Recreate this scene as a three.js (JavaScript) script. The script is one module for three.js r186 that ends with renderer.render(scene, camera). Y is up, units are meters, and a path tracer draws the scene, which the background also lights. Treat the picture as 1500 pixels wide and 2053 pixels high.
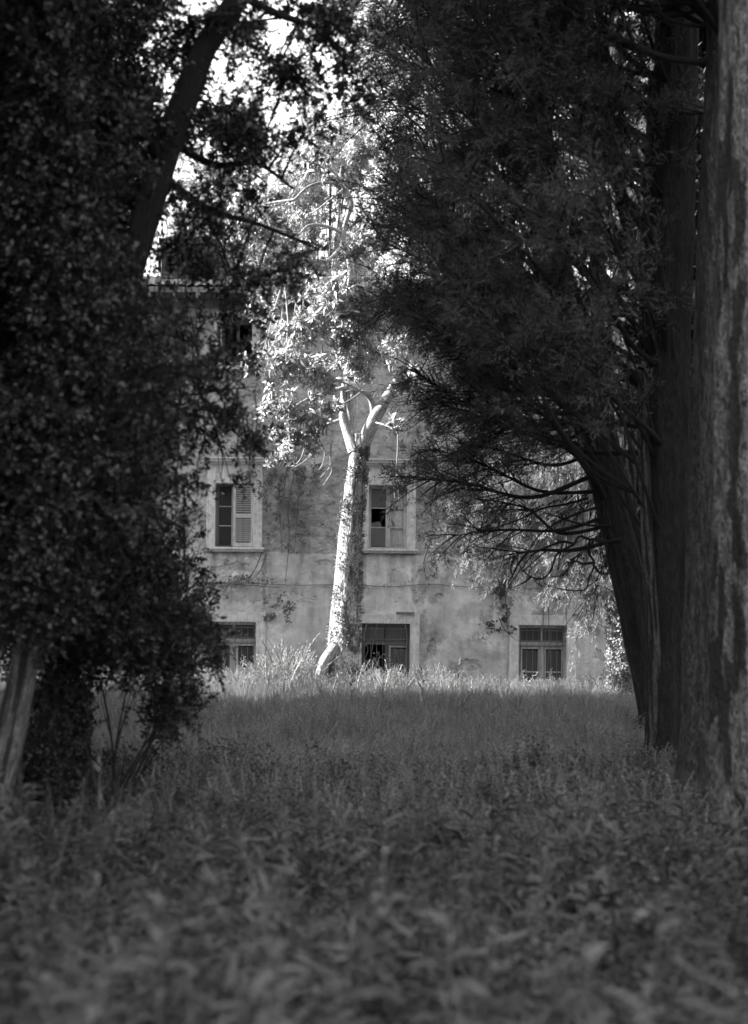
import * as THREE from 'three';
import { mergeGeometries } from 'three/addons/utils/BufferGeometryUtils.js';
import { createNoise3D } from 'simplex-noise';

// ---------------------------------------------------------------- camera, sky, sun, exposure
const W = 1500, H = 2053, F = 2600, CX = 750, CY = 1320, ROLL = 0.011;
const EYE = new THREE.Vector3(0, 1.6, 0);
const scene = new THREE.Scene();
const camera = new THREE.PerspectiveCamera((2 * Math.atan(H / 2 / F) * 180) / Math.PI, W / H, 0.05, 400);
camera.position.copy(EYE);
camera.rotation.z = ROLL;
camera.focus = 26;
camera.userData.fStop = camera.getFocalLength() / 32;              // a 32 mm wide aperture
camera.setViewOffset(W, H, 0, H / 2 - CY, W, H);                    // rising front: the verticals stay upright

const SKY = 0.62;
{
  const w = 256, h = 128, data = new Float32Array(w * h * 4);
  for (let y = 0; y < h; y++) for (let x = 0; x < w; x++) {
    const up = ((y + 0.5) / h - 0.5) * Math.PI;
    const v = SKY * (1.0 + 0.25 * Math.exp(-Math.max(0, up) * 3));
    data.set([v, v, v, 1], (y * w + x) * 4);
  }
  const t = new THREE.DataTexture(data, w, h, THREE.RGBAFormat, THREE.FloatType);
  t.mapping = THREE.EquirectangularReflectionMapping; t.magFilter = THREE.LinearFilter; t.needsUpdate = true;
  scene.background = t; scene.environment = t;
}
const SUN_BACK = 4 * Math.PI / 180, SUN_UP = 28 * Math.PI / 180;
const sun = new THREE.DirectionalLight(new THREE.Color(1, 0.995, 0.985), 5);
sun.name = 'sun';
sun.position.set(-Math.cos(SUN_UP) * Math.cos(SUN_BACK), Math.sin(SUN_UP), -Math.cos(SUN_UP) * Math.sin(SUN_BACK)).multiplyScalar(60).add(new THREE.Vector3(0, 0, -20));
sun.target.position.set(0, 0, -20);
sun.castShadow = true; sun.shadow.mapSize.set(4096, 4096);
Object.assign(sun.shadow.camera, { left: -35, right: 35, top: 30, bottom: -30, near: 1, far: 140 });
scene.add(sun, sun.target);
const renderer = new THREE.WebGLRenderer({ antialias: true });
renderer.toneMapping = THREE.LinearToneMapping;
renderer.toneMappingExposure = 3.9;
renderer.shadowMap.enabled = true;

// ---------------------------------------------------------------- helpers
const V = (x, y, z) => new THREE.Vector3(x, y, z);
function rng(seed) { let s = seed >>> 0; return () => { s = (s + 0x6d2b79f5) >>> 0; let t = Math.imul(s ^ (s >>> 15), 1 | s); t = (t + Math.imul(t ^ (t >>> 7), 61 | t)) ^ t; return ((t ^ (t >>> 14)) >>> 0) / 4294967296; }; }
const noise3 = createNoise3D(rng(7));
const fbm = (x, y, z, o = 4) => { let s = 0, a = 0.5, k = 1; for (let i = 0; i < o; i++) { s += a * noise3(x * k, y * k, z * k); a *= 0.5; k *= 2.03; } return s; };
const sm = (a, b, x) => { const t = Math.min(1, Math.max(0, (x - a) / (b - a))); return t * t * (3 - 2 * t); };
const lerp = (a, b, t) => a + (b - a) * t;
// the point at distance d in front of the camera that stands at pixel (px, py) of the photograph
function at(px, py, d) {
  const x = (px - CX) / F * d, y = (CY - py) / F * d, c = Math.cos(ROLL), s = Math.sin(ROLL);
  return V(x * c - y * s + EYE.x, x * s + y * c + EYE.y, -d);
}
const gy = (x, z) => 0.8 * sm(5, 24, -z) + 0.06 * noise3(x * 0.35, 0, z * 0.35) + 0.03 * noise3(x * 1.1, 4, z * 1.1);
const used = new Map();
function numbered(n) { const k = used.get(n) ?? 0; used.set(n, k + 1); return k ? n + '_' + String(k).padStart(3, '0') : n; }
function tag(o, label, category, group, kind) {
  if (label) o.userData.label = label;
  if (category) o.userData.category = category;
  if (group) o.userData.group = group;
  if (kind) o.userData.kind = kind;
  return o;
}
function thing(name, pos, label, category, group) {
  const g = new THREE.Group(); g.name = numbered(name); g.position.copy(pos); scene.add(g);
  return tag(g, label, category, group);
}
function part(name, geo, mat, parent, kind) {
  const m = new THREE.Mesh(geo, mat); m.name = name; m.castShadow = m.receiveShadow = true; parent.add(m);
  if (kind) m.userData.kind = kind;
  return m;
}
// triangles collected into one geometry
class MB {
  constructor() { this.p = []; this.u = []; this.i = []; this.n = 0; }
  vert(x, y, z, u = 0, v = 0) { this.p.push(x, y, z); this.u.push(u, v); return this.n++; }
  tri(a, b, c) { this.i.push(a, b, c); }
  // a tapered limb through points; radius(t), shape(theta, t, along) = relative swelling
  tube(pts, radius, segs = 6, rings = 0, shape = null, ur = 1, end = true) {
    const curve = pts.length > 2 ? new THREE.CatmullRomCurve3(pts, false, 'centripetal') : new THREE.LineCurve3(pts[0], pts[1]);
    rings = rings || Math.max(3, (pts.length - 1) * 3);
    const len = curve.getLength(), P = [];
    for (let k = 0; k <= rings; k++) P.push(pts.length > 2 ? curve.getPoint(k / rings) : curve.getPoint(k / rings));
    let side = V(0, 0, -1), T = V(0, 0, 0), B = V(0, 0, 0), first = this.n, p = V(0, 0, 0), along = 0;
    for (let k = 0; k <= rings; k++) {
      T.subVectors(P[Math.min(rings, k + 1)], P[Math.max(0, k - 1)]).normalize();
      if (k === 0 && Math.abs(T.z) > 0.9) side.set(1, 0, 0);
      side.addScaledVector(T, -side.dot(T)).normalize(); B.crossVectors(T, side);
      if (k) along += P[k].distanceTo(P[k - 1]);
      const t = k / rings, r = radius(t);
      for (let j = 0; j <= segs; j++) {
        const th = (j / segs) * Math.PI * 2, rr = r * (shape ? shape(th, t, along) : 1);
        p.copy(P[k]).addScaledVector(side, Math.cos(th) * rr).addScaledVector(B, Math.sin(th) * rr);
        this.vert(p.x, p.y, p.z, (j / segs) * ur, along);
      }
    }
    for (let k = 0; k < rings; k++) for (let j = 0; j < segs; j++) {
      const a = first + k * (segs + 1) + j, b = a + segs + 1;
      this.tri(a, a + 1, b); this.tri(a + 1, b + 1, b);
    }
    if (end) {
      const c = this.vert(P[rings].x, P[rings].y, P[rings].z, 0.5, along), l = first + rings * (segs + 1);
      for (let j = 0; j < segs; j++) this.tri(l + j, l + j + 1, c);
    }
    return curve;
  }
  geo() {
    const g = new THREE.BufferGeometry();
    g.setAttribute('position', new THREE.BufferAttribute(new Float32Array(this.p), 3));
    g.setAttribute('uv', new THREE.BufferAttribute(new Float32Array(this.u), 2));
    g.setIndex(new THREE.BufferAttribute(new Uint32Array(this.i), 1));
    g.computeVertexNormals();
    return g;
  }
}
// a leaf along direction d from base b, face normal n, length l, width w, curl
function leaf(mb, b, d, n, l, w, curl = 0.15, fold = 0.18) {
  const s = V(0, 0, 0).crossVectors(d, n).normalize(), q = V(0, 0, 0);
  const pt = (a, x, h) => { q.copy(b).addScaledVector(d, a * l).addScaledVector(s, x * w).addScaledVector(n, h * l); return mb.vert(q.x, q.y, q.z, x + 0.5, a); };
  const o = pt(0, 0, 0), l1 = pt(0.3, -0.42, fold * w / l), r1 = pt(0.3, 0.42, fold * w / l), m1 = pt(0.32, 0, 0), l2 = pt(0.66, -0.4, fold * w / l - curl * 0.4), r2 = pt(0.66, 0.4, fold * w / l - curl * 0.4), m2 = pt(0.68, 0, -curl * 0.4), t = pt(1, 0, -curl);
  mb.tri(o, m1, l1); mb.tri(o, r1, m1); mb.tri(l1, m1, l2); mb.tri(m1, m2, l2); mb.tri(m1, r1, m2); mb.tri(r1, r2, m2); mb.tri(l2, m2, t); mb.tri(m2, r2, t);
}
const rdir = (r, out = V(0, 0, 0)) => { const z = r() * 2 - 1, a = r() * 6.2832, s = Math.sqrt(1 - z * z); return out.set(s * Math.cos(a), z, s * Math.sin(a)); };
// twig with leaves all round it, growing along +y
function sprig(seed, n, len, ll, lw, out = 0.9, stem = 0.0025) {
  const r = rng(seed), mb = new MB();
  const bend = V((r() - 0.5) * 0.3 * len, 0, (r() - 0.5) * 0.3 * len);
  const P = (t) => V(bend.x * t * t, len * t, bend.z * t * t);
  mb.tube([P(0), P(0.5), P(1)], (t) => stem * (1 - 0.6 * t), 3, 3, null, 1, false);
  for (let k = 0; k < n; k++) {
    const t = 0.1 + 0.9 * (k + r() * 0.8) / n, a = k * 2.4 + r() * 0.8;
    const d = V(Math.cos(a) * out, 0.25 + 0.7 * t * r() + (k > n - 3 ? 0.8 : 0), Math.sin(a) * out).normalize();
    const nn = V(0, 1, 0).addScaledVector(rdir(r), 0.7); nn.addScaledVector(d, -nn.dot(d)).normalize();
    const s = 0.65 + 0.6 * r();
    leaf(mb, P(t), d, nn, ll * s, lw * s, 0.1 + 0.2 * r());
  }
  return mb.geo();
}
// whorl of long leaves at the end of a shoot
function rosette(seed, n, ll, lw) {
  const r = rng(seed), mb = new MB();
  mb.tube([V(0, -0.16, 0), V(0, 0, 0), V(0, 0.03, 0)], () => 0.006, 4, 3, null, 1, false);
  for (let k = 0; k < n; k++) {
    const a = k * 2.4 + r(), up = -0.1 + 1.1 * (k / n) * r() + 0.15;
    const d = V(Math.cos(a), up, Math.sin(a)).normalize(), nn = V(0, 1, 0).addScaledVector(rdir(r), 0.25); nn.addScaledVector(d, -nn.dot(d)).normalize();
    const s = 0.65 + 0.5 * r();
    leaf(mb, V(0, -0.08 + 0.1 * k / n, 0), d, nn, ll * s, lw * s, 0.12 + 0.25 * r());
  }
  return mb.geo();
}
// feathery scale-leaved spray of a cypress, growing along +y
function spray(seed, n, len, w) {
  const r = rng(seed), mb = new MB();
  const strip = (b, d, l, wd) => {
    const s = V(0, 0, 0).crossVectors(d, rdir(r)).normalize(), m = b.clone().addScaledVector(d, l * 0.5), e = b.clone().addScaledVector(d, l);
    const a = mb.vert(b.x, b.y, b.z), c = mb.vert(m.x + s.x * wd / 2, m.y + s.y * wd / 2, m.z + s.z * wd / 2), f = mb.vert(m.x - s.x * wd / 2, m.y - s.y * wd / 2, m.z - s.z * wd / 2), t = mb.vert(e.x, e.y, e.z);
    mb.tri(a, c, f); mb.tri(c, t, f);
  };
  const bx = (r() - 0.5) * 0.5, bz = (r() - 0.5) * 0.5, P = (t) => V(bx * len * t * t, len * t, bz * len * t * t);
  for (let k = 0; k < n; k++) {
    const t = (k + r()) / n, a = r() * 6.2832, o = 0.5 + 0.5 * r(), d = V(Math.cos(a) * o, 0.7 + 0.5 * r(), Math.sin(a) * o).normalize(), l = len * (0.5 - 0.25 * t) * (0.6 + 0.7 * r());
    const b = P(t); strip(b, d, l, w);
    for (let j = 0; j < 4; j++) { const q = b.clone().addScaledVector(d, l * (0.25 + 0.2 * j)); strip(q, d.clone().addScaledVector(rdir(r), 0.7).normalize(), l * 0.4, w * 0.9); }
  }
  return mb.geo();
}
const UP = V(0, 1, 0);
class Leaves {
  constructor() { this.m = []; this.c = []; }
  add(p, dir, roll, s, tone) {
    const q = new THREE.Quaternion().setFromUnitVectors(UP, dir).multiply(new THREE.Quaternion().setFromAxisAngle(UP, roll));
    this.m.push(new THREE.Matrix4().compose(p, q, V(s, s, s))); this.c.push(tone);
  }
  build(name, geos, mat, parent) {
    const k = geos.length, off = parent.position;
    geos.forEach((g, j) => {
      const ids = []; for (let i = j; i < this.m.length; i += k) ids.push(i);
      if (!ids.length) return;
      const im = new THREE.InstancedMesh(g, mat, ids.length), mm = new THREE.Matrix4(), c = new THREE.Color();
      ids.forEach((i, n) => { mm.copy(this.m[i]); mm.elements[12] -= off.x; mm.elements[13] -= off.y; mm.elements[14] -= off.z; im.setMatrixAt(n, mm); const v = this.c[i]; im.setColorAt(n, c.setRGB(v, v, v)); });
      im.name = name; im.castShadow = im.receiveShadow = true; im.userData.kind = 'stuff'; parent.add(im);
    });
  }
}
const shift = (g, o) => g.translate(-o.x, -o.y, -o.z);

// ---------------------------------------------------------------- materials (a black-and-white place: every base colour is neutral)
const grey = (v) => new THREE.Color().setRGB(v, v, v);
const std = (v, roughness = 0.9, more = {}) => new THREE.MeshStandardMaterial({ color: grey(v), roughness, ...more });
const foliage = (v, rough = 0.5, tr = 0.25) => new THREE.MeshPhysicalMaterial({ color: grey(v), roughness: rough, transmission: tr, thickness: 0, side: THREE.DoubleSide });
const toByte = (v) => { v = Math.min(1, Math.max(0, v)); return Math.round(255 * (v <= 0.0031308 ? v * 12.92 : 1.055 * v ** (1 / 2.4) - 0.055)); };
function tex(w, h, f, srgb = true) {
  const d = new Uint8Array(w * h * 4);
  for (let y = 0; y < h; y++) for (let x = 0; x < w; x++) { const v = f((x + 0.5) / w, (y + 0.5) / h), b = srgb ? toByte(v) : Math.round(255 * Math.min(1, Math.max(0, v))), i = (y * w + x) * 4; d[i] = d[i + 1] = d[i + 2] = b; d[i + 3] = 255; }
  const t = new THREE.DataTexture(d, w, h); t.magFilter = THREE.LinearFilter; t.wrapS = t.wrapT = THREE.RepeatWrapping; if (srgb) t.colorSpace = THREE.SRGBColorSpace; t.needsUpdate = true; return t;
}
// bark round a trunk: u once round, v in metres (mirrored every few metres)
function bark(lo, hi, blotch, blotchTone, k = 1, vm = 3, seed = 0, streak = 1.5, bumpScale = 0.022) {
  const f = (u, v) => { const a = u * 6.2832, X = Math.cos(a), Y = Math.sin(a), y = v * vm; return [fbm(X * 5 * k + seed, Y * 5 * k, y * streak, 4), noise3(X * 11 * k, Y * 11 * k + seed, y * streak * 2.2), fbm(X * 1.3 + seed, Y * 1.3 + 9, y * 1.1, 4), fbm(X * 2.6 + 3, Y * 2.6 + seed, y * 7, 3), noise3(X * 6 + seed, Y * 6, y * 22)]; };
  const map = tex(512, 1024, (u, v) => { const [a, b, c, d, e] = f(u, v); let t = lerp(lo, hi, sm(-0.45, 0.45, a * 0.6 + b * 0.2 + d * 0.8)); t *= 1 + 0.45 * sm(0.3, 0.6, e + 0.7 * d); t *= 1 - 0.6 * sm(0.42, 0.7, -b - 0.3 * a); return lerp(t, blotchTone * (0.8 + 0.4 * b), sm(blotch, blotch + 0.08, c + 0.12 * b + 0.25 * d)); });
  const bump = tex(512, 1024, (u, v) => { const [a, b, , d, e] = f(u, v); return 0.5 + 0.4 * a + 0.22 * b + 0.3 * d + 0.06 * e; }, false);
  for (const t of [map, bump]) { t.wrapT = THREE.MirroredRepeatWrapping; t.repeat.set(1, 1 / vm); }
  return new THREE.MeshStandardMaterial({ map, bumpMap: bump, bumpScale, roughness: 0.95 });
}
const M = {
  soil: std(0.05, 1),
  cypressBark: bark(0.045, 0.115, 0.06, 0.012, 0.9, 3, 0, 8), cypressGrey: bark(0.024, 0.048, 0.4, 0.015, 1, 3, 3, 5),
  cypressShaded: bark(0.006, 0.014, 0.3, 0.004, 1.2, 3, 5, 4),  // cypress bark toned down: the shade on these trunks sits in its colour
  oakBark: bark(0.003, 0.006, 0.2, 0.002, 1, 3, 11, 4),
  paleBark: bark(0.06, 0.11, 0.06, 0.015, 1, 3, 17, 5),
  magnoliaBark: bark(0.26, 0.46, 0.2, 0.14, 0.8, 3, 23, 4, 0.014),
  limbBark: bark(0.36, 0.5, 0.3, 0.2, 1, 3, 29, 8, 0.006),
  twig: std(0.01, 0.9), twigPale: std(0.34, 0.8), twigGrey: std(0.12, 0.9),
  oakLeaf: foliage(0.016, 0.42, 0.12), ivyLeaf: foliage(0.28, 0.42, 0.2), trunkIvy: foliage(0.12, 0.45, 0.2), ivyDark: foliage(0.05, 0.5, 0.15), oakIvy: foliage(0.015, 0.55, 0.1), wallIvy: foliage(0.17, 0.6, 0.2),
  magnoliaLeaf: foliage(0.38, 0.34, 0.4), cypressLeaf: foliage(0.075, 0.8, 0.15), cypressSunlit: foliage(0.4, 0.7, 0.4),  // last one: cypress leaf coloured lighter to carry the sunlight on the far tree
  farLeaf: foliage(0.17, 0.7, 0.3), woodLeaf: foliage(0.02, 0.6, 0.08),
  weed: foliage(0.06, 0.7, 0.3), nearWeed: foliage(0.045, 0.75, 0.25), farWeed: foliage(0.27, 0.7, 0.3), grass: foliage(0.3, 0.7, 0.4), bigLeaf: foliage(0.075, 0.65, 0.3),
};

// ---------------------------------------------------------------- ground
{
  const g = new THREE.PlaneGeometry(260, 260, 260, 260).rotateX(-Math.PI / 2).translate(0, 0, -60), p = g.attributes.position;
  for (let i = 0; i < p.count; i++) p.setY(i, gy(p.getX(i), p.getZ(i)));
  g.computeVertexNormals();
  const t = tex(512, 512, (u, v) => 0.05 * (1 + 0.6 * fbm(u * 12, v * 12, 3)) , true); t.repeat.set(60, 60);
  const m = part('ground', g, new THREE.MeshStandardMaterial({ map: t, roughness: 1 }), scene);
  tag(m, 'dark soil of the overgrown garden under weeds and grass', 'ground', null, 'structure');
}

// ---------------------------------------------------------------- the villa
const HZ = -29.5, HB = 0.75;                                         // its facade plane and the ground at its foot
const villa = thing('villa', V(0, HB, HZ), 'abandoned plastered villa with stained walls behind the pale sunlit tree', 'villa');
const hp = (px, py) => { const q = at(px, py, -HZ); return [q.x, q.y - HB]; };          // pixel on the facade, in the villa's own metres
const wallTexture = (() => {
  const X0 = -6.5, Y0 = -0.4, WX = 13.5, WY = 10.1, blobs = [];
  const blob = (px, py, rx, ry, a) => { const [x, y] = hp(px, py); blobs.push([x, y, rx / 88, ry / 88, a]); };
  blob(862, 1170, 38, 40, -0.3); blob(868, 1163, 15, 14, 0.3); blob(870, 1188, 16, 9, 0.12);
  blob(975, 1180, 16, 110, -0.28); blob(1010, 1185, 22, 50, -0.5); blob(1012, 1240, 10, 50, -0.3); blob(1030, 1150, 70, 30, -0.25); blob(1110, 1180, 60, 45, -0.25);
  for (const sx of [478, 778]) for (const [o, l, a] of [[-50, 50, -0.3], [-22, 26, -0.2], [8, 40, -0.2], [30, 20, -0.15], [52, 64, -0.35]]) blob(sx + o, 1108 + l * 0.8, 7, l, a);
  blob(478, 1152, 24, 8, 0.5); blob(500, 1190, 50, 28, -0.2); blob(800, 1150, 60, 30, 0.12); blob(690, 1180, 60, 60, 0.1); blob(855, 1290, 26, 60, -0.25);
  blob(1105, 1228, 40, 10, -0.35); blob(960, 1320, 70, 40, -0.12); blob(600, 1040, 60, 80, -0.12); blob(620, 1160, 26, 60, -0.12); blob(1040, 1310, 20, 60, -0.2);
  blob(895, 1290, 20, 50, 0.14); blob(1195, 1300, 30, 60, 0.12); blob(570, 1260, 40, 90, 0.08); blob(1185, 1190, 14, 50, -0.4); blob(1190, 1262, 16, 14, -0.45); blob(640, 1300, 20, 25, -0.25);
  blob(880, 1108, 30, 5, -0.4); blob(780, 1112, 60, 6, -0.25); blob(480, 1112, 60, 6, -0.25); blob(985, 1130, 20, 20, -0.25); blob(930, 980, 60, 30, -0.15); blob(785, 880, 60, 30, 0.1);
  const edge = (x) => hp(750, 1112)[1] + 0.06 * fbm(x * 1.3, 0, 5, 4);
  const val = (x, y) => {
    const up = sm(-0.03, 0.03, y - edge(x)), big = fbm(x * 0.55, y * 0.55, 1, 4), fine = fbm(x * 7, y * 7, 2, 3), drip = fbm(x * 5, y * 0.35, 4, 3), mid = fbm(x * 2.2, y * 2.2, 8, 3);
    let v = lerp(0.53, 0.36, up) * (1 + 0.4 * big + 0.2 * mid + (0.08 + 0.14 * up) * fine + 0.16 * drip);
    v *= 1 - 0.26 * sm(0.08, 0.4, fbm(x * 1.1 + 7, y * 1.1, 12, 4)) - 0.1 * sm(0.15, 0.3, fbm(x * 2.6, y * 1.2, 15, 4));
    v *= 1 + 0.14 * sm(0.16, 0.24, fbm(x * 1.4, y * 1.4, 33, 4));
    v *= 1 - 0.18 * sm(1.4, 0.2, y) * (0.6 + 0.8 * mid);
    for (const [bx, by, rx, ry, a] of blobs) { const dx = (x - bx) / rx, dy = (y - by) / ry; if (Math.abs(dx) > 1.7 || Math.abs(dy) > 1.7) continue; const d = Math.hypot(dx, dy) + 0.55 * mid + 0.4 * fine; v *= 1 + a * sm(1.05, 0.65, d); }
    const crack = Math.abs(noise3(x * 1.7, y * 2.6, 20) + 0.3 * noise3(x * 5, y * 7, 21)), zone = sm(0.05, 0.3, noise3(x * 0.4, y * 0.5, 25) + 0.2 * up);
    v *= 1 - 0.65 * zone * sm(0.035, 0.01, crack);
    return v;
  };
  const map = tex(2048, 1536, (u, v) => val(X0 + u * WX, Y0 + v * WY));
  const bump = (rough) => tex(1024, 1024, (u, v) => { const x = u * 5, y = v * 5; return 0.5 + rough * (0.5 * fbm(x * 3.2, y * 4, 41, 6)) + (1 - rough) * 0.5 * fbm(x * 1.2, y * 1.2, 44, 5); }, false);
  const fit = (t, w, h, ox, oy) => { t.wrapS = t.wrapT = THREE.MirroredRepeatWrapping; t.repeat.set(1 / w, 1 / h); t.offset.set(-ox / w, -oy / h); return t; };
  fit(map, WX, WY, X0, Y0);
  return { map, rough: fit(bump(1), 5, 5, 0, 0), smooth: fit(bump(0.15), 5, 5, 0, 0), edge };
})();
const wallMat = new THREE.MeshStandardMaterial({ map: wallTexture.map, bumpMap: wallTexture.rough, bumpScale: 0.055, roughness: 1 });
const coatMat = new THREE.MeshStandardMaterial({ map: wallTexture.map, bumpMap: wallTexture.smooth, bumpScale: 0.035, roughness: 0.95 });
const stoneTex = tex(512, 512, (u, v) => 0.56 * (1 + 0.35 * fbm(u * 5, v * 5, 61, 4) + 0.25 * fbm(u * 16, v * 3, 62, 3))); stoneTex.wrapS = stoneTex.wrapT = THREE.MirroredRepeatWrapping;
const stone = new THREE.MeshStandardMaterial({ map: stoneTex, bumpMap: stoneTex, bumpScale: 0.006, roughness: 0.9 });
const woodTex = tex(256, 512, (u, v) => 0.46 * (1 + 0.3 * fbm(u * 24, v * 2, 71, 4) + 0.25 * fbm(u * 4, v * 4, 72, 3))); woodTex.wrapS = woodTex.wrapT = THREE.MirroredRepeatWrapping;
const paintWood = new THREE.MeshStandardMaterial({ map: woodTex, roughness: 0.7 });
const darkWood = std(0.14, 0.8), iron = std(0.16, 0.6), inside = std(0.12, 1), slab = std(0.2, 0.9);
const dirtyGlass = new THREE.MeshPhysicalMaterial({ color: grey(0.09), roughness: 0.3, transmission: 0.5, thickness: 0 });
const glass = new THREE.MeshPhysicalMaterial({ color: grey(0.75), roughness: 0.12, transmission: 0.9, thickness: 0 });
const paleGlass = new THREE.MeshPhysicalMaterial({ color: grey(0.2), roughness: 0.3, transmission: 0.4, thickness: 0 });
const whitewashed = new THREE.MeshStandardMaterial({ map: woodTex, color: grey(0.9), roughness: 0.6 });
function box(w, h, d, x, y, z) {                                     // with uv in metres
  const g = new THREE.BoxGeometry(w, h, d), p = g.attributes.position, n = g.attributes.normal, u = g.attributes.uv;
  g.translate(x, y, z);
  for (let i = 0; i < p.count; i++) { const a = Math.abs(n.getX(i)) > 0.5 ? p.getZ(i) : p.getX(i), b = Math.abs(n.getY(i)) > 0.5 ? p.getZ(i) : p.getY(i); u.setXY(i, a, b); }
  return g;
}
const BAYS = [[160, 165], [465.5, 470.5], [773.5, 777.5], [1087.5, 1090], [1402, 1405]];   // centres of the openings, ground and first floor
const gx = (px) => hp(px, 1300)[0], fx = (px) => hp(px, 1040)[0], sx = (px) => hp(px, 690)[0];
const row = (px0, py0, px) => hp(px0, py0)[1];
const GT = hp(773, 1250)[1], GB = hp(773, 1378)[1], FT = hp(777, 973)[1], FB = hp(777, 1100)[1], ST = hp(478, 640)[1], SB = hp(478, 735)[1];
const GW = 97 / 88.1, FW = 77 / 88.1, SW = 62 / 88.1, EAVE = hp(478, 604)[1], XL = -15, XR = 13;
const rect = (x0, y0, x1, y1) => { const h = new THREE.Path(); h.moveTo(x0, y0); h.lineTo(x0, y1); h.lineTo(x1, y1); h.lineTo(x1, y0); h.closePath(); return h; };
{
  const s = new THREE.Shape(); s.moveTo(XL, -1); s.lineTo(XR, -1); s.lineTo(XR, EAVE); s.lineTo(XL, EAVE); s.closePath();
  for (const [g, f] of BAYS) {
    s.holes.push(rect(gx(g) - GW / 2, GB, gx(g) + GW / 2, GT), rect(fx(f) - FW / 2, FB, fx(f) + FW / 2, FT), ...(f === 777.5 ? [] : [rect(sx(f + 5) - SW / 2, SB, sx(f + 5) + SW / 2, ST)]));
  }
  const front = new THREE.ExtrudeGeometry(s, { depth: 0.5, bevelEnabled: false }); front.translate(0, 0, -0.5);
  part('wall', front, wallMat, villa);
  const D = 11, hh = EAVE + 1, mid = EAVE / 2 - 0.5;
  part('wall', mergeGeometries([box(0.5, hh, D - 0.504, XL + 0.25, mid, -D / 2 - 0.252), box(0.5, hh, D - 0.504, XR - 0.25, mid, -D / 2 - 0.252), box(XR - XL - 1.004, hh, 0.5, (XL + XR) / 2, mid, -D + 0.25)]), wallMat, villa);
  const w = XR - XL - 1.01, cx = (XL + XR) / 2;
  part('floor', mergeGeometries([box(w, 0.25, D - 1.02, cx, GT + 0.75, -D / 2), box(w, 0.25, D - 1.02, cx, FT + 0.85, -D / 2), box(w, 0.2, D - 1.02, cx, EAVE - 0.2, -D / 2), box(w, 0.2, D - 1.02, cx, -0.3, -D / 2)]), inside, villa);
  const rooms = [box(w, hh - 1.6, 0.2, cx, mid + 0.3, -4.6)];
  for (let i = 0; i < BAYS.length - 1; i++) rooms.push(box(0.2, hh - 1.6, 3.9, (gx(BAYS[i][0]) + gx(BAYS[i + 1][0])) / 2, mid + 0.3, -2.52));
  part('partition_wall', mergeGeometries(rooms), inside, villa);

  // the smoother plaster coat of the ground floor, broken off along a ragged upper edge
  const r = rng(31), c = new THREE.Shape(); c.moveTo(XL + 0.01, -0.99); c.lineTo(XR - 0.01, -0.99);
  for (let x = XR - 0.01; x > XL; x -= 0.045) c.lineTo(x, wallTexture.edge(x) + 0.02 * noise3(x * 14, 3, 0) + 0.012 * (r() - 0.5));
  c.closePath();
  for (const [g] of BAYS) c.holes.push(rect(gx(g) - GW / 2 - 0.215, -0.9, gx(g) + GW / 2 + 0.215, GT + 0.225));
  const lost = (px, py, rx, ry, seed) => { const h = new THREE.Path(), [x, y] = hp(px, py); for (let k = 0; k < 70; k++) { const a = -k / 70 * 6.2832, q = 1 + 0.42 * fbm(Math.cos(a) * 1.6, Math.sin(a) * 1.6, seed, 4); k ? h.lineTo(x + Math.cos(a) * rx / 88 * q, y + Math.sin(a) * ry / 88 * q) : h.moveTo(x + Math.cos(a) * rx / 88 * q, y + Math.sin(a) * ry / 88 * q); } h.closePath(); c.holes.push(h); };
  lost(468, 1160, 48, 34, 3); lost(866, 1160, 12, 8, 9); lost(880, 1195, 10, 6, 15); lost(1010, 1250, 7, 14, 19); lost(956, 1150, 9, 7, 27); lost(1180, 1215, 13, 20, 37); lost(866, 1300, 9, 22, 47); lost(690, 1230, 10, 14, 67); lost(620, 1320, 18, 12, 77); lost(940, 1335, 24, 14, 87); lost(1000, 1125, 22, 10, 97); lost(905, 1130, 14, 8, 107); lost(650, 1128, 16, 7, 117); lost(1200, 1320, 12, 18, 127); lost(590, 1190, 8, 12, 57);
  const coat = new THREE.ExtrudeGeometry(c, { depth: 0.024, bevelEnabled: true, bevelSize: 0.004, bevelThickness: 0.004, bevelSegments: 1 }); coat.translate(0, 0, 0.002);
  part('plaster_coat', coat, coatMat, villa);
}
const pane = (w, h, x, y, z, m, parent) => part('pane', box(w, h, 0.004, x, y, z), m, parent);
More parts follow.
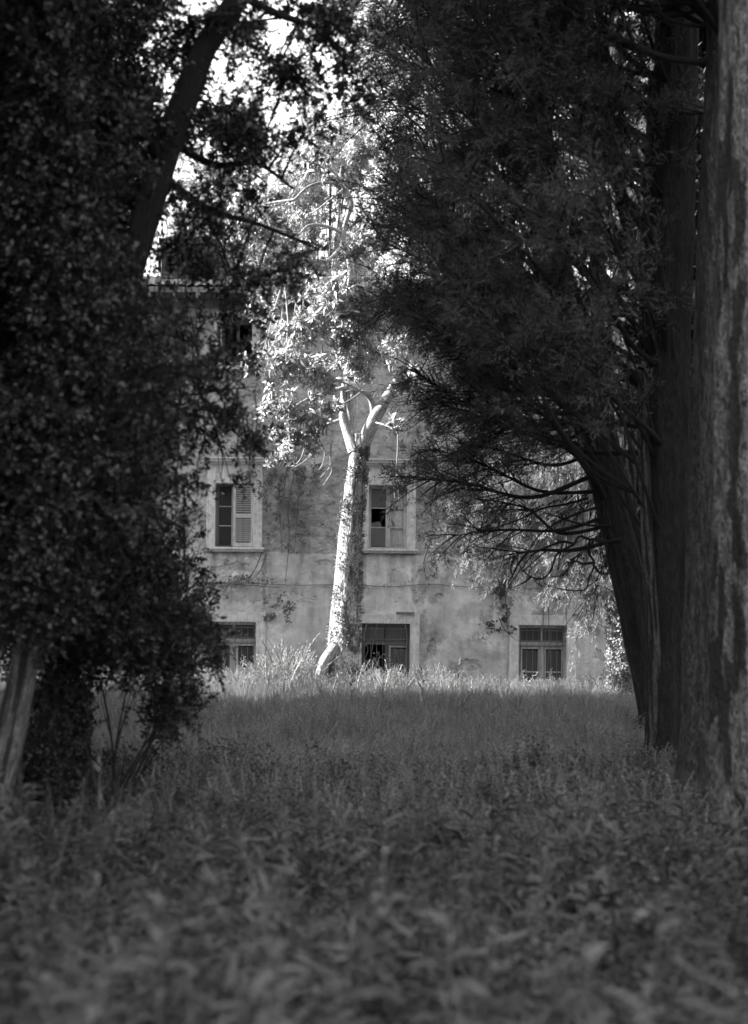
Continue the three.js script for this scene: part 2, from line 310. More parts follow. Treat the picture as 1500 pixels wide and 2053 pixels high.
function groundWindow(cx, kind) {
  const T = GT, B = GB, w = GW, sw = 0.21, z = 0.012;
  const s = new THREE.Shape(); s.moveTo(cx - w / 2 - sw, -0.9); s.lineTo(cx + w / 2 + sw, -0.9); s.lineTo(cx + w / 2 + sw, T + 0.22); s.lineTo(cx - w / 2 - sw, T + 0.22); s.closePath();
  s.holes.push(rect(cx - w / 2 + 0.004, B, cx + w / 2 - 0.004, T - 0.004));
  const g = new THREE.ExtrudeGeometry(s, { depth: 0.05, bevelEnabled: true, bevelSize: 0.008, bevelThickness: 0.008, bevelSegments: 2, bevelOffset: -0.008 }); g.translate(0, 0, 0.008);
  part('window_surround', g, stone, villa);
  const fz = -0.26, tr = T - 0.43, h = T - B;
  const frame = part('window_frame', mergeGeometries([box(0.06, h, 0.07, cx - w / 2 + 0.03, (T + B) / 2, fz), box(0.06, h, 0.07, cx + w / 2 - 0.03, (T + B) / 2, fz), box(w - 0.125, 0.06, 0.07, cx, T - 0.032, fz), box(w - 0.125, 0.1, 0.075, cx, tr, fz), box(w - 0.125, 0.06, 0.07, cx, B + 0.03, fz), box(0.08, tr - B - 0.115, 0.075, cx + 0.02, (tr + B) / 2 - 0.0, fz), box(0.05, 0.31, 0.06, cx + 0.01, tr + 0.21, fz)]), kind === 1 ? darkWood : paintWood, villa);
  for (const k of [-1, 1]) pane(w / 2 - 0.1, 0.3, cx + k * (w / 4 - 0.015), tr + 0.21, fz, dirtyGlass, frame);
  for (const k of [-1, 1]) {
    if (kind === 1 && k < 0) continue;                               // a broken, open leaf
    const lx = cx + 0.02 + k * (w / 4 - 0.005), lw = w / 2 - 0.105, lh = tr - B - 0.12, ly = (tr + B) / 2 - 0.005;
    const leafF = part('casement', mergeGeometries([box(0.045, lh, 0.045, lx - lw / 2 + 0.022, ly, fz + 0.005), box(0.045, lh, 0.045, lx + lw / 2 - 0.022, ly, fz + 0.005), box(lw - 0.095, 0.045, 0.045, lx, ly + lh / 2 - 0.023, fz + 0.005), box(lw - 0.095, 0.05, 0.045, lx, ly - lh / 2 + 0.025, fz + 0.005), box(lw - 0.095, 0.035, 0.045, lx, ly - 0.12, fz + 0.005)]), paintWood, villa);
    pane(lw - 0.1, lh / 2 + 0.04, lx, ly + 0.13, fz, dirtyGlass, leafF); pane(lw - 0.1, lh / 2 - 0.2, lx, ly - 0.28, fz, dirtyGlass, leafF);
  }
  const gr = new THREE.Group(); gr.name = 'window_grille'; villa.add(gr);
  const n = 8, bz = -0.1;
  for (let i = 0; i < n; i++) part('bar', new THREE.CylinderGeometry(0.007, 0.007, h - 0.005, 6).translate(cx - w / 2 + w * (i + 0.5) / n, (T + B) / 2, bz), iron, gr);
  for (const y of [T - 0.46, T - 0.36, T - 0.12, B + 0.25]) part('bar', box(w - 0.006, 0.02, 0.006, cx, y, bz + 0.013), iron, gr);
  part('window_sill', box(w + 0.1, 0.07, 0.1, cx, B - 0.04, 0.115), stone, villa);
}
function louvre(x0, x1, y0, y1, z, name = 'shutter') {
  const w = x1 - x0, h = y1 - y0, cx = (x0 + x1) / 2, cy = (y0 + y1) / 2;
  const sh = part(name, mergeGeometries([box(0.055, h, 0.04, x0 + 0.0275, cy, z), box(0.055, h, 0.04, x1 - 0.0275, cy, z), box(w - 0.112, 0.07, 0.04, cx, y1 - 0.035, z), box(w - 0.112, 0.09, 0.04, cx, y0 + 0.045, z), box(w - 0.112, 0.1, 0.04, cx, cy - 0.01, z)]), paintWood, villa);
  const g = box(w - 0.114, 0.04, 0.008, 0, 0, 0).rotateX(0.8);
  for (const [a, b, n] of [[cy + 0.055, y1 - 0.085, 11], [y0 + 0.11, cy - 0.075, 12]]) for (let i = 0; i < n; i++) { const m = part('slat', g, paintWood, sh); m.position.set(cx, lerp(a, b, (i + 0.5) / n), z); }
  return sh;
}
function firstWindow(cx, kind) {
  const T = FT, B = FB, w = FW, sw = 0.2;
  const s = new THREE.Shape(); s.moveTo(cx + w / 2 - 0.004, B - 0.01); s.lineTo(cx + w / 2 + sw, B - 0.01); s.lineTo(cx + w / 2 + sw, T + 0.2); s.lineTo(cx - w / 2 - sw, T + 0.2); s.lineTo(cx - w / 2 - sw, B - 0.01); s.lineTo(cx - w / 2 + 0.004, B - 0.01); s.lineTo(cx - w / 2 + 0.004, T - 0.004); s.lineTo(cx + w / 2 - 0.004, T - 0.004); s.closePath();
  const g = new THREE.ExtrudeGeometry(s, { depth: 0.05, bevelEnabled: true, bevelSize: 0.012, bevelThickness: 0.012, bevelSegments: 2, bevelOffset: -0.012 }); g.translate(0, 0, 0.014);
  part('window_surround', g, stone, villa);
  part('window_sill', mergeGeometries([box(w + 0.5, 0.05, 0.17, cx, B - 0.037, 0.087), box(w + 0.44, 0.045, 0.12, cx, B - 0.087, 0.062)]), stone, villa);
  part('frieze', box(w + 0.36, 0.23, 0.045, cx, T + 0.318, 0.0255), stone, villa);
  part('window_cornice', mergeGeometries([box(w + 0.44, 0.05, 0.1, cx, T + 0.46, 0.052), box(w + 0.56, 0.055, 0.17, cx, T + 0.514, 0.087), box(w + 0.62, 0.03, 0.21, cx, T + 0.558, 0.107)]), stone, villa);
  const fz = -0.2, h = T - B, m = cx - 0.035 + (kind === 1 ? 0.045 : 0);
  const frame = part('window_frame', mergeGeometries([box(0.06, h, 0.07, cx - w / 2 + 0.03, (T + B) / 2, fz), box(0.07, h, 0.07, cx + w / 2 - 0.035, (T + B) / 2, fz), box(w - 0.135, 0.05, 0.07, cx - 0.005, T - 0.028, fz), box(w - 0.135, 0.05, 0.07, cx - 0.005, B + 0.025, fz)]), kind === 1 ? paintWood : darkWood, villa);
  const leafs = [[cx - w / 2 + 0.063, m - 0.058], [m + 0.058, cx + w / 2 - 0.073]];
  part('mullion', box(0.11, h - 0.11, 0.08, m, (T + B) / 2, fz), paintWood, frame);
  leafs.forEach(([a, b], k) => {
    if (kind === 2 && k) return;
    const hh = (h - 0.11) / 3, x = (a + b) / 2, pw = b - a;
    for (const q of [1, 2]) part('glazing_bar', box(pw, 0.022, 0.035, x, B + 0.055 + q * hh, fz), paintWood, frame);
    for (let i = 0; i < 3; i++) {
      const y = B + 0.055 + hh * (i + 0.5);
      if (kind === 1 && k === 0 && i === 1) {                         // the broken pane: a shard left in its lower corner
        const q = new THREE.Shape(); q.moveTo(a + 0.003, y - hh / 2 + 0.012); q.lineTo(b - 0.1, y - hh / 2 + 0.012); q.lineTo(b - 0.09, y - hh / 2 + 0.07); q.lineTo(x + 0.01, y - hh / 2 + 0.14); q.lineTo(a + 0.06, y - hh / 2 + 0.115); q.lineTo(a + 0.003, y - hh / 2 + 0.1); q.closePath();
        part('broken_pane', new THREE.ExtrudeGeometry(q, { depth: 0.004, bevelEnabled: false }).translate(0, 0, fz), paleGlass, frame);
      } else if (!(kind === 1 && k)) pane(pw - 0.004, hh - 0.026, x, y, fz, kind === 1 ? paleGlass : dirtyGlass, frame);
    }
    if (kind === 1 && k) part('inner_shutter', mergeGeometries([box(pw + 0.04, h - 0.12, 0.025, x, (T + B) / 2, fz - 0.045), ...[0, 1, 2].map((i) => box(pw - 0.08, hh - 0.12, 0.012, x, B + 0.055 + hh * (i + 0.5), fz - 0.026))]), whitewashed, villa);
  });
  if (kind === 2) louvre(cx - 0.03, cx + w / 2 - 0.008, B + 0.01, T - 0.01, 0.015);
  if (kind === 3) { louvre(cx - w / 2 + 0.008, cx - 0.004, B + 0.01, T - 0.01, 0.015); louvre(cx + 0.004, cx + w / 2 - 0.008, B + 0.01, T - 0.01, 0.015); }
}
function topWindow(cx) {
  const T = ST, B = SB, w = SW, sw = 0.16;
  const s = new THREE.Shape(); s.moveTo(cx + w / 2 - 0.004, B - 0.01); s.lineTo(cx + w / 2 + sw, B - 0.01); s.lineTo(cx + w / 2 + sw, T + 0.16); s.lineTo(cx - w / 2 - sw, T + 0.16); s.lineTo(cx - w / 2 - sw, B - 0.01); s.lineTo(cx - w / 2 + 0.004, B - 0.01); s.lineTo(cx - w / 2 + 0.004, T - 0.004); s.lineTo(cx + w / 2 - 0.004, T - 0.004); s.closePath();
  part('window_surround', new THREE.ExtrudeGeometry(s, { depth: 0.05, bevelEnabled: false }).translate(0, 0, 0.002), stone, villa);
  part('window_sill', box(w + 0.46, 0.08, 0.16, cx, B - 0.052, 0.082), stone, villa);
  part('window_frame', mergeGeometries([box(0.05, T - B, 0.06, cx - w / 2 + 0.025, (T + B) / 2, -0.25), box(0.05, T - B, 0.06, cx + w / 2 - 0.025, (T + B) / 2, -0.25), box(0.06, T - B, 0.06, cx, (T + B) / 2, -0.25)]), darkWood, villa);
}
BAYS.forEach(([g, f], i) => { groundWindow(gx(g), i === 2 ? 1 : 0); firstWindow(fx(f), [3, 2, 1, 3, 2][i]); if (i !== 2) topWindow(sx(f + 5)); });
{
  // broken ledge slabs above two ground-floor windows
  const c = gx(773.5), y = GT + 0.24;
  part('ledge_slab', box(0.42, 0.035, 0.12, c + 0.43, y + 0.012, 0.07).rotateZ(-0.004), slab, villa);
  part('ledge_slab', box(0.2, 0.025, 0.1, c - 0.6, y + 0.01, 0.06), slab, villa);
  part('ledge_slab', box(0.12, 0.05, 0.14, gx(1152), y - 0.002, 0.08), slab, villa);
  // eaves, roof of rows of round tiles, belvedere
  const D = 11, ov = 0.7;
  part('eaves_board', mergeGeometries([box(XR - XL + 2 * ov, 0.12, ov + 0.05, (XL + XR) / 2, EAVE + 0.062, ov / 2 - 0.025), box(XR - XL + 0.3, 0.16, 0.16, (XL + XR) / 2, EAVE - 0.09, 0.082)]), darkWood, villa);
  const raf = []; for (let x = XL; x < XR; x += 0.55) raf.push(box(0.09, 0.11, ov - 0.16, x, EAVE - 0.058, 0.16 + (ov - 0.16) / 2)); part('rafter_end', mergeGeometries(raf), darkWood, villa, 'stuff');
  const mb = new MB(), rise = 2.0, nx = 760, nz = 14;
  for (const side of [0, 1]) {
    const first = mb.n;
    for (let k = 0; k <= nz; k++) for (let j = 0; j <= nx; j++) {
      const t = k / nz, x = lerp(XL - ov, XR + ov, j / nx), z = side ? -D - ov + t * (D / 2 + ov) : ov - t * (D / 2 + ov);
      mb.vert(x, EAVE + 0.14 + t * rise + 0.035 * Math.abs(Math.sin(j / nx * (XR - XL + 2 * ov) / 0.22 * Math.PI)) - 0.012 * (k % 2), z, x, z);
    }
    for (let k = 0; k < nz; k++) for (let j = 0; j < nx; j++) { const a = first + k * (nx + 1) + j, b = a + nx + 1; mb.tri(a, a + 1, b); mb.tri(a + 1, b + 1, b); }
  }
  part('roof', mb.geo(), std(0.025, 1), villa);
  const [bx0, by] = hp(285, 560), [bx1] = hp(385, 560);
  part('belvedere', mergeGeometries([box((bx1 - bx0) * 1.2, 1.9, 2.6, (bx0 + bx1) / 2, EAVE + 1.5, -4.6)]), std(0.03, 1), villa);
  for (const k of [-0.28, 0.28]) part('belvedere_window', box(0.3, 0.62, 0.03, (bx0 + bx1) / 2 + k, EAVE + 1.75, -3.286), std(0.008, 0.6), villa);
  part('belvedere_cornice', box((bx1 - bx0) * 1.3, 0.12, 2.8, (bx0 + bx1) / 2, EAVE + 2.39, -4.6), std(0.05, 1), villa);
  const cone = new THREE.ConeGeometry((bx1 - bx0) * 0.98, 0.7, 4).rotateY(Math.PI / 4); cone.scale(1, 1, 1.5); cone.translate((bx0 + bx1) / 2, EAVE + 2.83, -4.6);
  part('belvedere_roof', cone, std(0.025, 1), villa);
}
// the old wire that sags along the facade
{
  const p = [[380, 1168], [470, 1168], [590, 1173], [700, 1172], [790, 1176], [860, 1171], [930, 1176], [1010, 1179], [1180, 1180]].map(([a, b], i) => at(a, b, 29.44));
  const mb = new MB(), o = p[0].clone(); mb.tube(p, () => 0.009, 5, 60);
  const w = thing('wire', o, 'thin dark wire sagging along the villa facade between its two floors', 'wire');
  part('cable', shift(mb.geo(), o), iron, w);
  for (const k of [1, 3, 5, 7]) part('clip', box(0.03, 0.05, 0.05, p[k].x - o.x, p[k].y - o.y, p[k].z - o.z - 0.025), iron, w);
}

// ---------------------------------------------------------------- leaves shared by all plants
const G = {
  oak: [sprig(1, 14, 0.17, 0.034, 0.021), sprig(2, 12, 0.15, 0.032, 0.02), sprig(3, 16, 0.19, 0.036, 0.021)],
  ivy: [sprig(4, 6, 0.09, 0.04, 0.034, 1.1), sprig(5, 5, 0.07, 0.042, 0.036, 1.1)],
  magnolia: [rosette(6, 9, 0.155, 0.06), rosette(7, 11, 0.14, 0.052), rosette(8, 7, 0.165, 0.06)],
  cypress: [spray(9, 9, 0.2, 0.008), spray(10, 8, 0.24, 0.0085), spray(11, 10, 0.18, 0.008)],
  wood: [sprig(12, 16, 0.5, 0.17, 0.1), sprig(13, 14, 0.45, 0.18, 0.11)],
  far: [sprig(14, 18, 0.45, 0.12, 0.06), sprig(15, 16, 0.4, 0.12, 0.055)],
};
// a bough from 'from' to the centre of a clump, twigs through the clump, sprigs along the twigs
function clump(wood, leaves, r, from, c, rad, nTwig, perTwig, o = {}) {
  const { twigR = 0.007, boughR = 0.03, droop = 0.25, tone = [0.7, 1.3], size = [0.75, 1.25], start = 0.35, spread = 0.1, segs = 4, aim = null, thr = -9 } = o;
  const L = from.distanceTo(c), sag = V((r() - 0.5) * 0.2 * L, (r() - 0.3) * 0.15 * L, (r() - 0.5) * 0.2 * L);
  const bough = new THREE.QuadraticBezierCurve3(from, from.clone().lerp(c, 0.5).add(sag), c);
  if (wood && boughR > 0) wood.tube([0, 0.25, 0.5, 0.75, 1].map((t) => bough.getPoint(t)), (t) => boughR * (1 - 0.75 * t), 6, 8);
  const d = V(0, 0, 0), e = V(0, 0, 0);
  for (let k = 0; k < nTwig; k++) {
    const s = bough.getPoint(0.45 + 0.55 * r());
    rdir(r, d).multiplyScalar(0.35 + 0.65 * Math.cbrt(r())); e.set(c.x + d.x * rad.x, c.y + d.y * rad.y, c.z + d.z * rad.z);
    const m = s.clone().lerp(e, 0.5); m.y += droop * 0.5 * s.distanceTo(e); m.x += (r() - 0.5) * 0.15; m.z += (r() - 0.5) * 0.15;
    const cv = new THREE.QuadraticBezierCurve3(s, m, e.clone());
    if (wood) wood.tube([0, 0.33, 0.66, 1].map((t) => cv.getPoint(t)), (t) => twigR * (1.1 - 0.75 * t), segs, 4, null, 1, false);
    for (let j = 0; j < perTwig; j++) {
      const t = start + (1 - start) * (j + r()) / perTwig, p = cv.getPoint(t), tan = cv.getTangent(t);
      p.x += (r() - 0.5) * spread; p.y += (r() - 0.5) * spread; p.z += (r() - 0.5) * spread;
      if (thr > -9 && noise3(p.x * 2.2, p.y * 2.2, p.z * 2.2) + 0.5 * noise3(p.x * 5, p.y * 5, p.z * 5) < thr) continue;
      const dir = tan.multiplyScalar(0.6).addScaledVector(rdir(r), 0.9); dir.y -= droop * 0.8; if (aim) dir.normalize().multiplyScalar(0.75).add(aim); dir.normalize();
      leaves.add(p, dir, r() * 6.28, lerp(size[0], size[1], r()), lerp(tone[0], tone[1], r()) * (1 + 0.45 * noise3(p.x * 1.1, p.y * 1.1, p.z * 1.1)));
    }
  }
}
// ivy leaves over the surface of a limb given as a curve
function cling(leaves, r, curve, radius, n, t0, t1, keep = () => true, size = [0.6, 1.1], tone = [0.6, 1.4]) {
  for (let k = 0; k < n; k++) {
    const t = lerp(t0, t1, r()), p = curve.getPoint(t), tan = curve.getTangent(t), a = r() * 6.2832, o = V(Math.cos(a), 0, Math.sin(a));
    if (!keep(a, t, p, r)) continue;
    o.addScaledVector(tan, -o.dot(tan)).normalize();
    p.addScaledVector(o, radius(t) * (1.0 + 0.05 * r()));
    leaves.add(p, o.clone().addScaledVector(rdir(r), 0.6).addScaledVector(UP, 0.2).normalize(), r() * 6.28, lerp(size[0], size[1], r()), lerp(tone[0], tone[1], r()));
  }
}
const fluted = (k, amp, seed, nz = 0.1) => (th, t, y) => 1 + amp * Math.cos(k * th + seed + 0.4 * y) * (1 - 0.5 * t) + 0.5 * amp * Math.cos((k * 2 + 1) * th + seed * 2 - 0.3 * y) + nz * fbm(Math.cos(th) * 1.6 + seed, Math.sin(th) * 1.6, y * 0.9, 3) + 0.05 * noise3(Math.cos(th) * 5, Math.sin(th) * 5 + seed, y * 1.6);

// ---------------------------------------------------------------- the sunlit tree before the villa
{
  const D = 25, base = V(at(680, 1375, D).x, gy(at(680, 1375, D).x, -D), -D), r = rng(101);
  const tree = thing('magnolia_tree', base, 'tall sunlit broadleaf tree with pale forked trunk standing before the villa', 'tree');
  const P = (px, py, dd = 0) => at(px, py, D + dd);
  const trunkPts = [P(684, 1412), P(684, 1372), P(686, 1330), P(691, 1270), P(694, 1200), P(699, 1110), P(707, 1020), P(714, 950), P(719, 895), P(720, 872)];
  const R = (t) => lerp(0.42, 0.2, sm(0, 1, t)) * (1 + 0.55 * Math.exp(-t * 7)) / 1.12;
  const mb = new MB(); const trunkCurve = mb.tube(trunkPts, (t) => R(t) * 0.86, 40, 120, fluted(3, 0.05, 2, 0.07));
  part('trunk', shift(mb.geo(), base), M.magnoliaBark, tree);
  const root = new MB(); root.tube([P(690, 1270, -0.12), P(672, 1297, -0.2), P(652, 1325, -0.28), P(641, 1362, -0.3), P(636, 1400, -0.3)], (t) => lerp(0.1, 0.13, t), 16, 24, fluted(2, 0.06, 1, 0.1));
  part('root_buttress', shift(root.geo(), base), M.magnoliaBark, tree);
  const limbs = [
    [[[714, 905], [702, 872], [692, 838], [694, 800], [697, 765]], 0.16, 0.11],
    [[[697, 770], [701, 735], [700, 712], [690, 690], [678, 664], [676, 648], [688, 610], [700, 570], [704, 540], [698, 512], [689, 490]], 0.11, 0.053],
    [[[689, 492], [690, 462], [697, 435], [705, 410], [700, 390], [688, 374], [655, 366], [620, 374], [590, 400]], 0.052, 0.02],
    [[[722, 895], [738, 866], [752, 838], [770, 808], [798, 762], [820, 715], [835, 660]], 0.15, 0.06],
    [[[741, 862], [748, 835], [746, 805], [735, 790], [725, 786]], 0.075, 0.04],
    [[[700, 868], [702, 820], [704, 775], [716, 720], [745, 660], [752, 620], [750, 580]], 0.11, 0.05],
    [[[700, 712], [650, 705], [610, 722], [580, 748]], 0.05, 0.02],
    [[[697, 775], [650, 790], [600, 810], [560, 850]], 0.05, 0.02],
    [[[694, 838], [660, 850], [620, 868], [580, 895]], 0.04, 0.016],
    [[[690, 470], [660, 455], [620, 452], [600, 470]], 0.04, 0.015],
    [[[690, 378], [670, 345], [640, 320], [610, 318]], 0.04, 0.012],
    [[[689, 492], [660, 520], [620, 540], [570, 560]], 0.045, 0.014],
  ];
  const ends = [];
  for (const [pts, a, b] of limbs) {
    const m = new MB(), dz = pts[0][0] === 722 ? -0.5 : pts[0][0] === 714 ? 0.15 : pts[0][0] === 741 ? -0.5 : pts[0][1] < 500 ? -1.5 : pts[0][0] === 697 && pts.length > 6 ? -0.9 : (r() - 0.5) * 0.6, q = pts.map(([x, y], i) => P(x, y, (pts[0][1] < 500 ? -0.8 + (dz + 0.8) * i / pts.length : dz * i / pts.length))), cv = m.tube(q, (t) => lerp(a, b, t), 12, pts.length * 6, fluted(2, 0.05, r() * 6, 0.12));
    part('branch', shift(m.geo(), base), M.limbBark, tree);
    for (let k = 0; k < 8; k++) ends.push(cv.getPoint(k / 7));
  }
  const wood = new MB(), lv = new Leaves();
  const near = (c) => ends.reduce((b, e) => (e.distanceTo(c) < b.distanceTo(c) ? e : b), ends[0]);
  const C = [[655, 590, 50, 40], [705, 600, 55, 45], [760, 625, 45, 45], [610, 665, 45, 40], [690, 660, 55, 40], [745, 690, 40, 40], [585, 745, 42, 38], [640, 745, 45, 40], [700, 745, 40, 34], [600, 820, 45, 38], [570, 880, 30, 36], [640, 830, 40, 36], [560, 915, 20, 22], [610, 890, 30, 26], [795, 700, 32, 40], [720, 550, 45, 40], [700, 500, 40, 36], [640, 520, 40, 30], [610, 470, 40, 36], [560, 470, 45, 45], [640, 320, 46, 34], [600, 345, 40, 36], [690, 330, 30, 30], [540, 420, 40, 40], [665, 620, 45, 40], [560, 690, 36, 40], [770, 580, 30, 36], [545, 800, 30, 40], [798, 870, 12, 30], [820, 770, 22, 30], [690, 700, 50, 40], [720, 640, 50, 45], [520, 590, 50, 45], [500, 520, 45, 40], [540, 640, 40, 40], [570, 560, 45, 40], [530, 730, 36, 36], [480, 450, 45, 40], [430, 440, 40, 34]];
  C.forEach(([x, y, a, b]) => {
    const front = x < 695 && y > 640, c = P(x, y, front ? -2.4 + 1.3 * r() : (r() - 0.5) * 3.4 - (x < 720 ? 0.6 : 0));
    clump(wood, lv, r, near(c), c, V(a / 104 * 1.12, b / 104 * 1.12, front ? 0.7 : 1.2), Math.round(a * b / (y < 490 ? 110 : 165)), 5, { twigR: 0.012, boughR: 0.02, droop: 0.1, tone: [0.75, 1.25], size: [0.7, 1.15], start: 0.45, spread: 0.14, aim: V(-0.75, 0.35, 0.5) });
  });
  part('twigs', shift(wood.geo(), base), M.twigPale, tree, 'stuff');
  // bare hanging twigs
  for (const pts of [[[640, 880], [650, 905], [646, 930], [640, 942]], [[664, 890], [662, 925], [666, 945], [655, 965], [650, 972]], [[668, 930], [655, 945], [642, 958]], [[797, 850], [796, 905], [795, 938], [793, 946], [780, 962], [766, 984]], [[796, 938], [798, 970], [801, 1002], [793, 1020], [786, 1028]], [[783, 960], [790, 975], [793, 1000]], [[620, 870], [600, 925], [580, 935], [560, 905]], [[640, 850], [620, 915], [585, 940]], [[648, 690], [640, 720], [625, 715]]]) {
    const m = new MB(), q = pts.map(([x, y], i) => P(x + (r() - 0.5) * 3, y, -0.5 + 0.1 * i)); m.tube(q, (t) => 0.015 * (1.1 - 0.6 * t), 6, pts.length * 5, (th, t, y) => 1 + 0.25 * noise3(y * 9, th, 1)); part('bare_twig', shift(m.geo(), base), M.twigPale, tree);
  }
  lv.build('foliage', G.magnolia, M.magnoliaLeaf, tree);
  const ivy = thing('trunk_ivy', base, 'small-leaved ivy creeping up the pale sunlit trunk before the villa', 'ivy'), il = new Leaves();
  cling(il, r, trunkCurve, (t) => R(t) * 0.9, 5600, 0.02, 0.93, (a, t, p, q) => { const n = fbm(p.x * 2.2 + Math.cos(a) * 1.2, p.y * 0.9, Math.sin(a) * 1.2, 3); return n + 0.35 * noise3(p.x * 5, p.y * 2.4, 3) > 0.2 - 0.2 * Math.cos(a) - 0.08 * q(); }, [0.45, 0.8]);
  cling(il, r, trunkCurve, (t) => R(t) * 0.88, 1500, 0.05, 0.8, (a, t, p) => noise3(1, p.y * 1.7, 5) > -0.2 && Math.cos(a) < -0.3 && Math.sin(a) > -0.4, [0.4, 0.7]);
  il.build('leaves', G.ivy, M.trunkIvy, ivy);
}

// ---------------------------------------------------------------- climbers on the facade
function wallVine(label, spots, n, mat, seed, stems = []) {
  const r = rng(seed), o = at(spots[0][0], spots[0][1], 29.45), v = thing('climbing_vine', o, label, 'climber'), lv = new Leaves(), wood = new MB();
  for (const [px, py, rx, ry, w = 1] of spots) for (let k = 0; k < n * w; k++) {
    const a = r() * 6.28, q = Math.sqrt(r()), p = at(px + Math.cos(a) * q * rx, py + Math.sin(a) * q * ry, 29.47 - 0.16 * r());
    if (noise3(p.x * 3.4, p.y * 3.4, seed) + 0.4 * noise3(p.x * 9, p.y * 9, seed) < 0.05) continue;
    lv.add(p, V((r() - 0.5), -0.5 + r() * 0.6, 0.8).normalize(), r() * 6.28, 0.45 + 0.55 * r(), 0.6 + 0.8 * r());
  }
  for (const s of stems) wood.tube(s.map(([x, y]) => at(x, y, 29.42 - 0.05 * r())), (t) => 0.011 * (1.2 - 0.6 * t), 5, s.length * 5);
  if (stems.length) part('stems', shift(wood.geo(), o), M.twigGrey, v);
  lv.build('leaves', G.ivy, mat, v);
}
wallVine('leafy climber spreading over the wall right of the louvred shutter', [[590, 945, 60, 34, 1.6], [560, 985, 50, 34, 1.2], [600, 1000, 30, 60], [545, 1040, 20, 50, 0.5], [590, 1070, 28, 40, 0.7], [510, 955, 26, 16, 0.6]], 330, M.wallIvy, 201, [[[590, 950], [578, 1020], [580, 1080], [572, 1170]], [[600, 960], [596, 1030], [590, 1110]], [[560, 970], [562, 1040], [566, 1110]], [[575, 940], [570, 1000], [584, 1060]], [[530, 1090], [515, 1135], [498, 1160]]]);
wallVine('thin climber tangled on the wire above the left ground-floor window', [[500, 1165, 50, 9], [480, 1160, 22, 14], [575, 1195, 22, 30], [555, 1205, 30, 14], [580, 1225, 16, 22], [450, 1185, 20, 14], [540, 1235, 14, 10]], 70, M.wallIvy, 202, [[[525, 1108], [512, 1140], [496, 1166]], [[534, 1110], [524, 1140], [505, 1164]], [[420, 1168], [480, 1172], [560, 1178]]]);
wallVine('dark climber hanging on the wall left of the right ground-floor window', [[1008, 1175, 18, 22, 1.6], [1014, 1200, 12, 26], [1012, 1230, 8, 24, 0.6], [1000, 1262, 34, 10, 0.5], [985, 1250, 18, 8, 0.4]], 150, M.ivyDark, 203, [[[1000, 1238], [1012, 1262], [1036, 1285]], [[1010, 1150], [1014, 1200], [1018, 1265]], [[975, 1260], [1000, 1262], [1030, 1270]]]);
wallVine('dark creeper trailing down the wall over the right ground-floor window', [[1095, 1165, 24, 12, 1.2], [1120, 1180, 14, 26, 0.8], [1105, 1200, 20, 12, 0.5], [1186, 1190, 12, 42], [1190, 1245, 10, 16], [1178, 1250, 12, 12, 0.7]], 120, M.ivyDark, 204, [[[1090, 1150], [1091, 1220], [1088, 1270], [1092, 1330]], [[1102, 1150], [1100, 1230], [1101, 1300], [1096, 1350]], [[1120, 1170], [1122, 1205], [1118, 1226]]]);
wallVine('sparse climber on the wall right of the broken first-floor window', [[880, 1000, 34, 30, 0.8], [910, 1020, 30, 24, 0.6], [860, 960, 30, 30, 0.8], [850, 1080, 20, 10, 0.3], [935, 1100, 24, 14, 0.7]], 110, M.wallIvy, 205, [[[840, 985], [880, 1010], [925, 1018]], [[845, 1050], [890, 1040], [930, 1046]], [[862, 1090], [850, 1130], [856, 1165]]]);
wallVine('dry vine stems and weeds caught in the grille of the broken ground-floor window', [[760, 1330, 26, 24, 0.9], [800, 1345, 18, 16, 0.3]], 150, M.wallIvy, 206, [[[735, 1252], [730, 1285], [738, 1300], [728, 1330]], [[745, 1255], [748, 1275], [732, 1295]], [[756, 1252], [750, 1280], [742, 1330]], [[812, 1252], [816, 1275], [812, 1330]], [[730, 1320], [745, 1350], [750, 1370]], [[770, 1310], [752, 1330], [748, 1372]], [[765, 1365], [772, 1335], [790, 1322]], [[790, 1300], [800, 1325], [795, 1360]]]);

